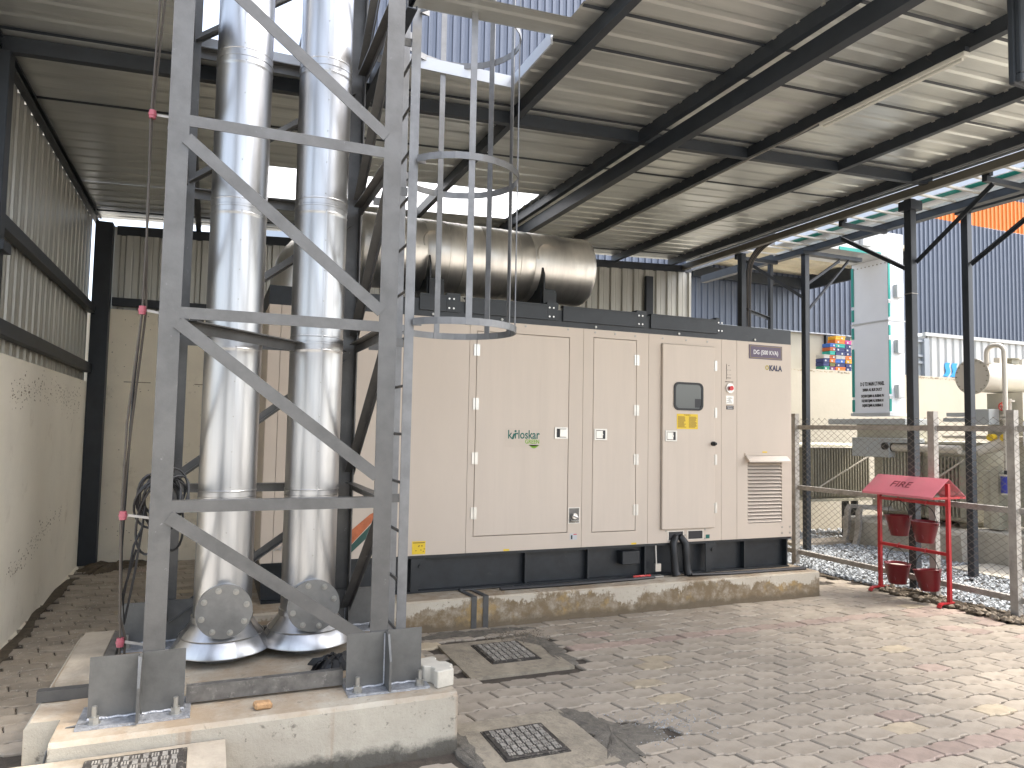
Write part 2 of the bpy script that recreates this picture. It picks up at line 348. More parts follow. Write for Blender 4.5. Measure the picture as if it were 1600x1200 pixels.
def corr(u0, u1, pitch, h, phase=0.0, minor=True):
    """trapezoid profile as (u, height) list over u0..u1; rib standing +h"""
    pts = []
    k = math.floor((u0-phase)/pitch)
    while phase+k*pitch < u1+pitch:
        b0 = phase+k*pitch
        for fu, fh in ((0, 0), (.26, 0), (.29, .12), (.33, .12), (.36, 0), (.62, 0), (.70, 1), (.90, 1), (.98, 0)) if minor else ((0, 0), (.55, 0), (.66, 1), (.88, 1), (.99, 0)):
            pts.append((b0+fu*pitch, fh*h))
        k += 1
    def at(u):
        for (a, ha), (b, hb) in zip(pts, pts[1:]):
            if a <= u <= b: return ha+(hb-ha)*((u-a)/(b-a) if b > a else 0)
        return 0
    return [(u0, at(u0))] + [p for p in pts if u0+1e-4 < p[0] < u1-1e-4] + [(u1, at(u1))]
# ================================================================ SETTING
def zr(x): return 3.97 + .045*(x+1.3)
tag(B('ground', (-90, -70, -.4), (110, 130, -.062), 'ground'), kind='structure')
pav = tag(B('pavement', (-1.30, 1.9, -.061), (6.62, 9.44, -.014), 'sand'), kind='structure')
tag(B('bounce_forecourt', (-14, -20, -.061), (30, 1.895, -.006), 'ground'), kind='structure')  # unseen ground behind the camera, added pale to bounce light into the shed
tag(B('gravel_bed', (6.64, 1.9, -.061), (30, 9.44, -.012), 'rubble'), kind='structure')
tag(B('yard', (-60, 9.72, -.061), (90, 80, -.02), 'ground'), kind='structure')

# ---- interlocking pavers
L, W = .2445, .1345
def paver_mesh(name, jx=.0034):
    hx = L/2; b = .017; e = .02; g = jx
    top = [(-hx+e, W/2-b/2), (-.062, W/2-b/2), (-.045, W/2+b/2), (.045, W/2+b/2), (.062, W/2-b/2), (hx-e, W/2-b/2)]
    top = [(-hx-e*.6, W/2-b/2), (-.064, W/2-b/2), (-.044, W/2+b/2), (.044, W/2+b/2), (.064, W/2-b/2), (hx-e*.6, W/2-b/2)]
    bot = [(hx+e*.6, -W/2+b/2), (.064, -W/2+b/2), (.044, -W/2-b/2), (-.044, -W/2-b/2), (-.064, -W/2+b/2), (-hx+e*.6, -W/2+b/2)]
    mid = [(hx-e*.2, .012), (hx+e*.2, -.012)]
    mid2 = [(-hx+e*.2, -.012), (-hx-e*.2, .012)]
    poly = top+mid+bot+mid2
    n = len(poly)
    def sc(p, d): # inset
        return (p[0]*(1-2*d/L), p[1]*(1-2*d/W))
    r0 = [sc(p, g) for p in poly]; r1 = [sc(p, g+.0055) for p in poly]
    vs = [(x, y, -.05) for x, y in r0]+[(x, y, -.006) for x, y in r0]+[(x, y, 0) for x, y in r1]
    fs = [(k*n+i, k*n+(i+1) % n, (k+1)*n+(i+1) % n, (k+1)*n+i) for k in range(2) for i in range(n)]+[tuple(range(2*n, 3*n))]
    return vs, fs
PV, PF = paver_mesh('paver')
def pmesh(m):
    me = bpy.data.meshes.new('paver'); me.from_pydata(PV, [], PF); me.materials.append(K[m]); me.update(); return me
PM = {k: pmesh(k) for k in ('paver', 'paverred', 'paverbuff')}
def blocked(x, y):
    if y > 9.36 or x < -1.27+.02 or x > 6.5: return True
    if -.62 < x < 1.26 and 3.46 < y < 5.22: return True        # tower plinth
    if -.95 < x < .18 and 2.6 < y < 3.6: return True           # drain chamber
    if x < .2 and x > -.95 and y > 3.5 and y < 4.2: return True
    if .1 < x < 5.68 and 5.5 < y < 7.95: return True           # generator plinth
    if 1.55 < x < 2.42 and 4.42 < y < 5.24: return True        # far manhole
    if 1.08 < x < 2.02 and 3.1 < y < 3.80 and x < 2.02-(3.8-y)*.1: return True    # near manhole and sand
    if 2.0 <= x < 2.3 and 3.28 < y < 3.52: return True
    if 5.68 < x < 6.5 and 6.75 < y: return True
    if 5.75 < x < 6.25 and 6.0 < y < 6.75: return True
    return False
def vis(x, y):
    d = Vector((x, y, -1.6)); z = d.dot(fw)
    if z < .5: return False
    u = 800+1131*d.dot(rt2)/z; v = 600-1131*d.dot(up2)/z
    return -40 < u < 1640 and v < 1260
cells = []
j = 0
y = 2.0
rows = int((9.4-2.0)/W)
for r in range(rows):
    y = 2.002 + r*W
    for c in range(-12, 34):
        x = (c + (.5 if r % 2 else 0))*L + .05
        if blocked(x, y): continue
        kind = 'paver'
        if abs(y-4.80) < W/2 and 2.38 < x < 5.6: kind = 'paverred'
        elif abs(y-2.70) < W/2 and x > 2.9: kind = 'paverred'
        elif abs(y-4.2) < .35 and abs(x-6.2) < .5 and random.random() < .2: kind = 'paverred'
        elif abs(y-4.75) < .12 and x > 5.9: kind = 'paverred'
        elif random.random() < .005: kind = 'paverred'
        elif random.random() < .008 or (abs(y-4.05) < .4 and abs(x-2.75) < .25 and random.random() < .30): kind = 'paverbuff'
        cells.append((x, y, kind))
cells.sort(key=lambda c: c[0]*c[0]*.25+c[1]*c[1]+(0 if vis(c[0], c[1]) else 1e4))
big = {}
for i, (x, y, k) in enumerate(cells):
    dz = random.uniform(-.004, .004); tx, ty = random.gauss(0, .014), random.gauss(0, .014); rz = random.gauss(0, .008)
    if i < 300:
        o = bpy.data.objects.new('paver', PM[k]); COL.objects.link(o)
        o.location = Vector((x, y, dz))-wloc(pav); o.rotation_euler = (tx, ty, rz); o.parent = pav
    else:
        Mx = Matrix.Translation((x, y, dz)) @ Matrix.Rotation(rz, 4, 'Z') @ Matrix.Rotation(tx, 4, 'X') @ Matrix.Rotation(ty, 4, 'Y')
        big.setdefault(k, MB()).add([Mx @ Vector(v) for v in PV], PF)
for k, mb in big.items():
    tag(mb.build('paver_field', k, pav), kind='stuff')

# ---- gravel
def stones(n, area, smin, smax, m, name, zf=lambda x, y: 0, seed=1):
    rg = random.Random(seed); mb = MB()
    for _ in range(n):
        x, y = area(rg); s = rg.uniform(smin, smax)
        base = [(1,0,0),(0,1,0),(-1,0,0),(0,-1,0),(0,0,.8),(0,0,-.8)]
        Rm = Matrix.Rotation(rg.uniform(0, 6.3), 3, 'Z') @ Matrix.Rotation(rg.uniform(-.6, .6), 3, 'X')
        z0 = zf(x, y)+rg.uniform(-.2, .55)*s
        vs = [Rm @ Vector((v[0]*s*rg.uniform(.7, 1.25), v[1]*s*rg.uniform(.6, 1.0), v[2]*s*rg.uniform(.6, 1))) + Vector((x, y, z0)) for v in base]
        mb.add(vs, [(0,1,4),(1,2,4),(2,3,4),(3,0,4),(1,0,5),(2,1,5),(3,2,5),(0,3,5)])
    return tag(mb.build(name, m), kind='stuff')
stones(13000, lambda g: (6.60+2.2*g.random()**1.2, g.uniform(3.6, 9.35)), .015, .036, 'gravel', 'gravel', lambda x, y: .02*min(1, (x-6.58)*4))
stones(900, lambda g: (g.uniform(9, 12), g.uniform(8.2, 9.35)), .02, .04, 'gravel', 'gravel', lambda x, y: 0, 2)
stones(620, lambda g: (6.57+g.gauss(0, .06), g.uniform(4.15, 5.6)), .012, .042, 'rubble', 'rubble', lambda x, y: .02, 3)
stones(420, lambda g: (g.uniform(5.72, 6.6), 6.85+g.uniform(0, 1.6)), .006, .02, 'gravel', 'gravel', lambda x, y: -.01, 4)
stones(700, lambda g: (1.18+.9*g.random(), 3.0+.75*g.random()), .002, .006, 'rubble', 'grit', lambda x, y: .002, 5)
stones(500, lambda g: (2.25+g.gauss(0, .22), 3.42+g.gauss(0, .12)), .002, .006, 'gravel', 'grit', lambda x, y: .003, 6)
stones(600, lambda g: (g.uniform(-1.25, -.6), g.uniform(5, 9.3)), .002, .007, 'conclight', 'grit', lambda x, y: .003, 8)
stones(500, lambda g: (2.25+g.gauss(0, .12), 5.2+g.gauss(0, .1)), .003, .009, 'rubble', 'grit', lambda x, y: .003, 9)

def patch(name, m, outline, h, seed=0, rough=.02):
    """low uneven heap with an irregular edge"""
    rg = random.Random(seed); mb = MB(); n = len(outline)
    cx = sum(p[0] for p in outline)/n; cy = sum(p[1] for p in outline)/n
    fine = []
    for i in range(n):
        a, b = outline[i], outline[(i+1) % n]
        for t_ in range(9):
            f = t_/9; fine.append((a[0]+(b[0]-a[0])*f+rg.gauss(0, rough), a[1]+(b[1]-a[1])*f+rg.gauss(0, rough)))
    N = len(fine); rings = [(1, -.012), (.96, .003), (.8, h*.55), (.5, h), (.2, h*.9)]
    vs = []
    for s, z in rings:
        vs += [(cx+(x-cx)*s, cy+(y-cy)*s, z+rg.uniform(-.25, .25)*h*(s < .95)) for x, y in fine]
    vs.append((cx, cy, h))
    fs = [(k*N+i, k*N+(i+1) % N, (k+1)*N+(i+1) % N, (k+1)*N+i) for k in range(len(rings)-1) for i in range(N)]
    fs += [(4*N+i, 4*N+(i+1) % N, 5*N) for i in range(N)]
    return tag(mb.add(vs, fs).build(name, m, smooth=True), kind='stuff')
patch('sand', 'darksand', [(1.88, 3.62), (1.84, 3.82), (1.98, 3.80), (2.12, 3.5), (2.32, 3.46), (2.3, 3.3), (2.06, 3.22), (2.0, 3.08), (1.8, 3.06), (1.9, 3.3)], .012, 1)
patch('sand', 'darksand', [(1.19, 3.2), (1.2, 3.8), (1.29, 3.84), (1.3, 3.62), (1.27, 3.3), (1.3, 3.0), (1.1, 2.8)], .01, 2)
patch('sand', 'darksand', [(2.28, 4.5), (2.34, 4.9), (2.3, 5.18), (2.1, 5.3), (2.36, 5.3), (2.46, 4.95), (2.40, 4.52)], .008, 3)
patch('sand', 'darksand', [(1.35, 5.42), (1.8, 5.52), (2.3, 5.5), (2.5, 5.42), (2.1, 5.36), (1.6, 5.36)], .006, 4)
patch('soil', 'soil', [(-1.26, 9.05), (-1.2, 9.33), (-.6, 9.33), (-.5, 9.2), (-.85, 8.95), (-1.1, 8.7)], .05, 5)
patch('soil', 'soil', [(6.45, 5.5), (6.5, 4.4), (6.62, 4.0), (6.66, 5.0), (6.62, 5.7)], .05, 6)
patch('soil', 'soil', [(5.7, 6.6), (6.4, 6.3), (6.55, 6.0), (6.62, 6.6), (6.6, 7.6), (5.8, 7.8)], .012, 7)
patch('soil', 'soil', [(-1.28, 4.5), (-1.2, 5.5), (-1.22, 8.6), (-1.28, 8.6)], .012, 8)

# ================================================================ WALLS
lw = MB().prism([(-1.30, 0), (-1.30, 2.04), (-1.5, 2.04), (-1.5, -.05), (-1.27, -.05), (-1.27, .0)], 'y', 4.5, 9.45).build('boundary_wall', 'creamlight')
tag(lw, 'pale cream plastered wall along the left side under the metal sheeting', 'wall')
rg = random.Random(4); mb = MB()
for _ in range(520):      # honeycombed bands in the plaster
    t_ = rg.random(); yy = 6.0+2.9*t_; zz = 1.77+.05*math.sin(t_*5)+rg.gauss(0, .045)*(1+t_)+.10*t_
    if rg.random() < .35: yy = 6.2+2.0*rg.random(); zz = .48+.28*(yy-6.2)/2+rg.gauss(0, .05)
    s = rg.uniform(.002, .008)*rg.choice((1, 1, 1.5))
    mb.add([(-1.2985, yy+1.6*s*rg.uniform(.6, 1.2)*math.cos(a), zz+s*rg.uniform(.6, 1.1)*math.sin(a)) for a in [6.283*i/7 for i in range(7)]], [tuple(range(7))])
tag(mb.build('pits', 'creamstain', lw), kind='stuff')
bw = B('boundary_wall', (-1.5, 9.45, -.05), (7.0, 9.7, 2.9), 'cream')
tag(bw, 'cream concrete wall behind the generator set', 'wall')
mb = MB()
for _ in range(130):
    xx = rg.uniform(-1.1, 0.2); zz = rg.choice((2.0, 2.86, .3, 1.1))+rg.gauss(0, .07) if rg.random() < .6 else rg.uniform(.2, 2.8); s = rg.uniform(.003, .009)
    mb.add([(xx-s, 9.4485, zz-s*.6), (xx+s, 9.4485, zz-s*.5), (xx+s*.6, 9.4485, zz+s*.5), (xx-s*.5, 9.4485, zz+s*.6)], [(0,1,2,3)])
for x0 in (-.95, -.2, .1):
    mb.box((x0, 9.4475, 2.055), (x0+.28, 9.4495, 2.065))
tag(mb.build('pits', 'creamstain', bw), kind='stuff')
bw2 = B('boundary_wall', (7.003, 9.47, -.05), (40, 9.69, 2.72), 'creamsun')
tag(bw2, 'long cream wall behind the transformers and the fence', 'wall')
mb = MB()
for _ in range(260):
    xx = rg.uniform(9, 14); zz = 2.70-abs(rg.gauss(0, .012)); s = rg.uniform(.006, .02)
    mb.add([(xx-s, 9.4685, zz-s*.6), (xx+s, 9.4685, zz-s*.5), (xx+s*.6, 9.4685, zz+s*.5), (xx-s*.5, 9.4685, zz+s*.6)], [(0,1,2,3)])
tag(mb.build('pits', 'creamstain', bw2), kind='stuff')

# ================================================================ SHED
shed = thing('generator_shed', (2.8, 5, 0), 'open sided metal shed with corrugated roof and dark steel frame over the generator', 'shed')
def roof_sheet(x0, x1, y0, y1, m='roof', lift=0):
    prof = corr(y0, y1, .204, .008, phase=.06, minor=False)
    nx = 5; mb = MB(); n = len(prof)
    vs = [(x0+(x1-x0)*i/nx, y, zr(x0+(x1-x0)*i/nx)+h+lift) for i in range(nx+1) for y, h in prof]
    mb.add(vs, [(i*n+k, (i+1)*n+k, (i+1)*n+k+1, i*n+k+1) for i in range(nx) for k in range(n-1)])
    return mb.build('roof_sheet', m, shed)
bands = [1.2, 2.1, 3.04, 3.66, 4.08, 5.09, 6.11, 7.13, 8.13, 9.14, 9.57]
XL, XR = -1.46, 6.99
for k, (a, b) in enumerate(zip(bands, bands[1:])):
    lift = .0012*(k % 2); b2 = b+.012
    if b <= 3.05: roof_sheet(1.93, XR, a, b2, lift=lift)
    elif b == 3.66: roof_sheet(1.93, XR, a, b2, lift=lift)
    elif b == 4.08:
        roof_sheet(1.93, XR, a, b2, lift=lift); roof_sheet(1.0, 1.93, 3.83, 4.07, lift=lift)
    elif b == 5.09:
        roof_sheet(XL, -.2, a, b2, lift=lift); roof_sheet(1.93, XR, a, b2, lift=lift)
        roof_sheet(-.2, .97, 4.97, b2, lift=lift); roof_sheet(.97, 1.93, 4.71, b2, lift=lift)
    elif b == 8.13:
        roof_sheet(XL, .08, a, b2, lift=lift); roof_sheet(3.24, XR, a, b2, lift=lift)
        roof_sheet(.08, .95, a, b2, 'skylight', lift); roof_sheet(.95, 2.12, a, b2, 'skylight', lift); roof_sheet(2.12, 3.24, a, b2, 'skylight', lift)
    else: roof_sheet(XL, XR, a, b2, lift=lift)
# dark lap lines show where one sheet hangs under the next
for b in (3.05, 3.66, 4.08, 5.09, 6.11, 9.14):
    for x0, x1 in (((1.93, 6.99),) if b < 4.2 else ((-1.46, 6.99),)):
        mb = MB(); mb.add([(x0, b, zr(x0)-.004), (x1, b, zr(x1)-.004), (x1, b+.02, zr(x1)-.014), (x0, b+.02, zr(x0)-.014), (x0, b, zr(x0)-.0065), (x1, b, zr(x1)-.0065)], [(0,1,2,3), (4,5,2,3)])
        mb.build('sheet_lap', 'navy', shed)
# trims of the openings
def trim(name, a, b, m='trimw'):
    z0 = zr((a[0]+b[0])/2)
    return B(name, (a[0], a[1], z0-.045), (b[0], b[1], z0+.04), m, shed)
trim('opening_trim', (1.0, 4.694, 0), (1.915, 4.708, 0)); trim('opening_trim', (1.916, 4.08, 0), (1.93, 4.708, 0))
trim('opening_trim', (-.2, 4.957, 0), (.93, 4.969, 0))
# purlins (C sections running away from the camera)
def csec(w_, h, t_=.006, l=.02): return [(0,0),(w_,0),(w_,l),(w_-t_,l),(w_-t_,t_),(t_,t_),(t_,h-t_),(w_-t_,h-t_),(w_-t_,h-l),(w_,h-l),(w_,h),(0,h)]
def purlin(x, y0=1.2, y1=9.55, h=.10, w_=.055, top=None, m='navy', name='purlin'):
    t_ = (zr(x)-.001 if top is None else top)
    MB().prism([(x+a-w_/2, t_-h+b) for a, b in csec(w_, h)], 'y', y0, y1).build(name, m, shed)
purlin(-.23, 3.9)
for x in (2.12, 3.32, 4.49, 5.60, 6.62): purlin(x)
purlin(.962, 3.9, 9.55, .10, .06)
purlin(-1.30, 3.9, 9.55, .09, .05)
purlin(3.40, 1.2, 9.55, .13, .075, top=4.055, name='main_beam')
purlin(6.86, 1.2, 9.55, .085, .065, top=4.255, name='eave_beam', m='eave')
B('eave_trim', (6.945, 1.2, zr(6.95)-.03), (6.955, 9.56, zr(6.95)-.004), 'trimw', shed)
# silver blocks imitating daylight in the gaps where ribs cross the purlins
for x in (3.32, 4.49, 5.60, 6.62):
    mb = MB()
    for i in range(40):
        y = 1.3+i*.204
        if y < 9.6: mb.box((x-.036, y+.02, zr(x)-.012), (x-.029, y+.05, zr(x)-.002))
    tag(mb.build('gap_glint', 'silver', shed), kind='stuff')
# rafters along x
def rafter(y, h=.10, w_=.06, drop=.105, name='rafter', x0=-1.34, x1=6.9):
    pts = [(x0, zr(x0)-drop-h+.1), (x1, zr(x1)-drop-h+.1), (x1, zr(x1)-drop+.1), (x0, zr(x0)-drop+.1)]
    MB().prism(pts, 'y', y-w_/2, y+w_/2).build(name, 'navy', shed)
rafter(5.24, h=.095); rafter(1.35, h=.095, x0=1.9)
rafter(9.52, h=.11, drop=.19, name='back_beam', x0=-1.1, x1=7.0)
# posts
def post(a, b, z0, z1, m='navy', name='post'):
    o = B(name, (*a, z0), (*b, z1), m, shed, bevel=.004); return o
p1 = post((-1.33, 5.17), (-1.225, 5.29), 0, zr(-1.3)-.11)
B('collar', (-1.34, 5.13, 2.62), (-1.19, 5.31, 2.68), 'navy', p1)
post((-1.298, 9.28), (-1.12, 9.43), 0, zr(-1.25)-.1)
post((6.12, 9.43), (6.25, 9.49), 2.5, zr(6.2)-.31)
post((6.79, 8.05), (6.87, 8.14), 0, zr(6.85)-.21)
pr_ = post((6.765, 5.37), (6.85, 5.455), 0, zr(6.8)-.21)
B('bracket', (6.73, 5.335, 4.0), (6.90, 5.49, 4.10), 'navy', pr_)
B('collar', (6.76, 5.365, 3.10), (6.855, 5.46, 3.108), 'galv', pr_)
B('base_plate', (6.72, 5.32, 0), (6.90, 5.50, .02), 'navy', pr_)
post((6.79, 1.2), (6.90, 1.34), 0, zr(6.85)-.21)
# side rails and sheets
for z0, z1 in ((2.81, 2.90), (2.14, 2.24)): B('girt', (-1.32, 4.3, z0), (-1.25, 9.27, z1), 'navy', shed, bevel=.003)
B('girt', (-1.11, 9.40, 2.935), (6.9, 9.47, 3.03), 'navy', shed, bevel=.003)
def wall_sheet_y(y0, y1, x, z0, z1):    # ribs vertical, wall along y
    prof = corr(y0, y1, .204, -.03, .03); n = len(prof)
    MB().add([(x+h, y, z0-.02*math.sin(y*3)) for y, h in prof]+[(x+h, y, z1) for y, h in prof], [(i, i+1, n+i+1, n+i) for i in range(n-1)]).build('wall_sheet', 'wsheet', shed)
def wall_sheet_x(x0, x1, y, z0, z1f):
    prof = corr(x0, x1, .204, .03, .03); n = len(prof)
    MB().add([(x, y+h, z0) for x, h in prof]+[(x, y+h, z1f(x)) for x, h in prof], [(i, i+1, n+i+1, n+i) for i in range(n-1)]).build('wall_sheet', 'wsheet', shed)
yy = 4.3
while yy < 9.3:
    y1 = min(yy+1.02, 9.40); wall_sheet_y(yy, y1, -1.335-.001*(int(yy*7) % 2), 2.0, 3.90); yy += 1.02
xx = -1.14
while xx < 6.98:
    x1 = min(xx+1.02, 7.0); wall_sheet_x(xx, x1, 9.492+.001*(int(xx*7) % 2), 2.9, lambda x: zr(x)-.10); xx += 1.02
# braces at the eave posts
for p0, p1_ in (((6.83, 6.33, 3.95), (6.83, 5.48, 3.42)), ((6.83, 4.55, 4.05), (6.83, 5.38, 3.46))):
    MB().angle(p0, p1_, .05, .006).build('knee_brace', 'navy', shed)
# lamp on purlin
lamp = thing('tube_light', (4.40, 3.65, 4.0), 'long white tube light fixed under a dark roof purlin', 'light fitting')
MB().box((4.385, 3.07, 4.085), (4.425, 4.28, 4.115)).build('housing', 'navy', lamp)
MB().box((4.378, 3.07, 4.05), (4.432, 4.28, 4.0845)).build('batten', 'tube', lamp, bevel=.006)
MB().cyl((4.405, 3.10, 4.042), (4.405, 4.25, 4.042), .013, n=10).build('tube', 'tube', lamp, smooth=True)
for y in (3.3, 3.78, 4.1): MB().tube([(4.40, y, 4.11), (4.37, y+.02, 4.14), (4.39, y+.05, 4.17)], .003, 5).build('tie', 'cable', lamp)
cb = MB().tube([(4.415, 4.28, 4.10), (4.44, 4.6, 4.098), (4.45, 5.2, 4.10), (4.46, 6.5, 4.10), (4.47, 9.2, 4.10)], .006, 6).build('conduit', 'galv')
tag(cb, 'thin grey conduit running along the purlin from the tube light', 'conduit')
box = thing('hanging_box', (4.3, 2.6, 3.1), 'dark grey framed steel box hanging at the top right corner', 'box')
bx0, bx1, by0, by1, bz0, bz1 = 3.70, 4.15, 2.30, 2.37, 3.40, 4.05
MB().box((bx0, by0+.03, bz0), (bx1, by1, bz1)).build('casing', 'navy', box, bevel=.01)
mb = MB(); f_ = .045
mb.box((bx0, by0, bz0), (bx1, by0+.029, bz0+f_)); mb.box((bx0, by0, bz1-f_), (bx1, by0+.029, bz1)); mb.box((bx0, by0, bz0+f_), (bx0+f_, by0+.029, bz1-f_)); mb.box((bx1-f_, by0, bz0+f_), (bx1, by0+.029, bz1-f_))
mb.build('front_frame', 'navy', box, bevel=.006)
MB().box((3.9, 2.335, bz1), (3.94, 2.365, 4.19)).box((4.1, 2.335, bz1), (4.14, 2.365, 4.19)).build('hanger', 'navy', box)
# ================================================================ GENERATOR
gp = MB().prism([(5.552, -.05), (5.552, .232), (5.565, .245), (7.95, .245), (7.95, -.05)], 'x', .12, 5.64).build('generator_plinth', 'genplinth')
tag(gp, 'long low stained concrete plinth under the generator set', 'plinth')
rg = random.Random(11)
def stains(name, m, parent, n, f, rg):
    mb = MB()
    for _ in range(n): f(mb, rg)
    return tag(mb.build(name, m, parent), kind='stuff')
gen = thing('generator_set', (2.95, 6.7, .245), 'large beige canopied diesel generator set on a charcoal base', 'generator')
GX0, GX1, GY = .38, 5.53, 5.80
# base frame: channel with stiffeners
base = B('base_frame', (GX0+.02, 5.90, .262), (GX1-.01, 7.7, .53), 'black', gen)
B('bottom_flange', (GX0+.02, 5.83, .247), (GX1-.01, 7.72, .2615), 'black', base)
B('top_flange', (GX0+.01, 5.815, .5305), (GX1, 7.72, .552), 'black', base)
for x in (.9, 1.52, 2.58, 3.197, 3.80, 4.30, 4.96, 5.50):
    B('stiffener', (x-.008, 5.84, .262), (x+.008, 5.8995, .53), 'black', base)
for x in (1.62, 4.53):
    MB().prism([(x-.075, .53), (x+.045, .53), (x+.05, .50), (x+.0, .30), (x-.02, .262), (x-.075, .262)], 'y', 5.80, 5.812).cyl((x+.005, 5.79, .47), (x+.005, 5.822, .47), .018, n=10).build('lifting_lug', 'black', base)
B('junction_box', (3.53, 5.80, .375), (3.715, 5.899, .495), 'black', base, bevel=.005)
B('shell', (GX0, GY+.036, .553), (GX1, 7.72, 2.52), 'beige', gen)
def panel(x0, x1, z0=.555, z1=2.522, door=None):
    a, b = x0+.0018, x1-.0018; mb = MB()
    if not door: mb.box((a, GY, z0), (b, GY+.03, z1))
    else:
        d0, d1, e0, e1 = door
        if isinstance(d0, float):
            mb.box((a, GY, z0), (d0, GY+.03, z1)); mb.box((d1, GY, z0), (b, GY+.03, z1))
            mb.box((d0, GY, z0), (d1, GY+.03, e0)); mb.box((d0, GY, e1), (d1, GY+.03, z1))
    return mb.build('body_panel', 'beige', gen)
panel(GX0, .47); panel(.47, 1.25); panel(1.25, 2.008)
panel(2.008, 3.10, door=(2.070, 2.960, .688, 2.432)); panel(3.10, 3.795, door=(3.202, 3.664, .680, 2.450))
panel(3.795, 4.64, door=(3.932, 4.543, .678, 2.440)); panel(4.64, 4.83); panel(4.83, GX1, door=(4.965, 5.40, .705, 1.31))
def door(x0, x1, z0, z1, proud=.0):
    return B('door', (x0+.005, GY-.001-proud, z0+.005), (x1-.005, GY+.026, z1-.005), 'beige_door', gen, bevel=.003)
D1 = door(2.070, 2.960, .688, 2.432); D2 = door(3.202, 3.664, .680, 2.450); D3 = door(3.932, 4.543, .678, 2.440, .028)
def hinge(d, x, z, y=GY):
    mb = MB(); mb.box((x-.026, y-.008, z-.05), (x-.004, y-.0015, z+.05)); mb.box((x+.004, y-.008, z-.05), (x+.026, y-.0015, z+.05)); mb.cyl((x, y-.008, z-.05), (x, y-.008, z+.05), .0075, n=8)
    for sx in (-.015, .015):
        for sz in (-.03, .03): mb.cyl((x+sx, y-.0105, z+sz), (x+sx, y-.008, z+sz), .005, n=6)
    return mb.build('hinge', 'silver', d)
for z in (2.265, 1.806, 1.345, .884): hinge(D1, 2.072, z)
for z in (2.262, 1.793, 1.336, .872): hinge(D2, 3.663, z)
for z in (2.252, 1.792, 1.336, .872): hinge(D3, 4.543, z, GY-.02)
def latch(d, x, z, y, flip=1, open_=False):
    mb = MB(); a = .066
    mb.box((x-a, y-.008, z-.052), (x+a, y-.001, z+.052))
    o = mb.build('latch', 'silver', d, bevel=.002)
    MB().box((x-a*.72, y-.0092, z-.039), (x+a*.72, y-.0082, z+.039)).build('recess', 'print_black', d)
    px = x+.012*flip if not open_ else x+.018
    MB().box((px-.038, y-.020 if open_ else y-.014, z-.034), (px+.030, y-.0095, z+.034)).cyl((px-.025*flip, y-.017, z), (px-.025*flip, y-.0142, z), .009, n=10).build('paddle', 'silver', d, bevel=.003)
latch(D1, 2.884, 1.570, GY-.001, 1, True); latch(D2, 3.283, 1.562, GY-.001, -1); latch(D3, 4.03, 1.560, GY-.029, -1)
# window of the control door
def rrect(x0, x1, z0, z1, r, n=6):
    pts = []
    for cx, cz, a0 in ((x1-r, z1-r, 0), (x0+r, z1-r, 90), (x0+r, z0+r, 180), (x1-r, z0+r, 270)):
        for i in range(n+1): a = R(a0+90*i/n); pts.append((cx+r*math.cos(a), cz+r*math.sin(a)))
    return pts
yd = GY-.029
o_ = rrect(4.058, 4.397, 1.806, 2.075, .055); i_ = rrect(4.078, 4.377, 1.826, 2.055, .04); n = len(o_)
wn = MB().add([(x, yd-.010, z) for x, z in o_]+[(x, yd-.010, z) for x, z in i_]+[(x, yd-.0005, z) for x, z in o_]+[(x, yd-.0005, z) for x, z in i_],
    [(i, (i+1) % n, n+(i+1) % n, n+i) for i in range(n)]+[(i, 2*n+i, 2*n+(i+1) % n, (i+1) % n) for i in range(n)]+[(n+i, n+(i+1) % n, 3*n+(i+1) % n, 3*n+i) for i in range(n)]).build('window_seal', 'rubber', D3)
MB().prism(i_, 'y', yd-.004, yd-.0008).build('pane', 'glass', D3)
MB().box((4.30, yd-.0046, 1.835), (4.372, yd-.0042, 1.92)).build('control_screen', 'print_black', D3)
MB().cyl((4.512, yd-.03, 1.49), (4.512, yd-.0005, 1.49), .022, n=14).cyl((4.505, yd-.034, 1.49), (4.53, yd-.034, 1.49), .014, n=8).build('knob', 'rubber', D3)
lb = B('warning_label', (4.095, yd-.0016, 1.628), (4.338, yd-.0004, 1.772), 'yellow', D3)
text('WARNING', .016, (4.215, yd-.0022, 1.757), '-y', 'print_brown', D3)
mb = MB(); rg = random.Random(3)
for cx in (4.107, 4.232):
    for i in range(11):
        z = 1.741-i*.0098; mb.box((cx, yd-.0024, z), (cx+rg.uniform(.07, .096), yd-.002, z+.0055))
tag(mb.build('label_print', 'print_brown', D3), kind='stuff')
# brand print on the first door
pl = B('brand_plate', (2.345, GY-.0022, 1.440), (2.70, GY-.0012, 1.605), 'beige', D1)
text('k rloskar', .105, (2.521, GY-.003, 1.517), '-y', 'print_green', D1, width=.300, bold=.0015)
MB().prism([(2.405, 1.510), (2.425, 1.510), (2.442, 1.560), (2.424, 1.560)], 'y', GY-.0036, GY-.0026).cyl((2.443, GY-.0036, 1.580), (2.443, GY-.0026, 1.580), .010, n=10).build('brand_mark', 'print_green', D1)
text('GREEN', .05, (2.603, GY-.003, 1.474), '-y', 'print_lime', D1, width=.135, bold=.001)
pts = [(2.57+.10*i/10, 1.462-.030*math.sin(math.pi*i/10)) for i in range(11)]+[(2.67-.10*i/10, 1.459-.010*math.sin(math.pi*i/10)) for i in range(11)]
MB().prism(pts, 'y', GY-.0036, GY-.0026).build('brand_mark', 'print_lime', D1)
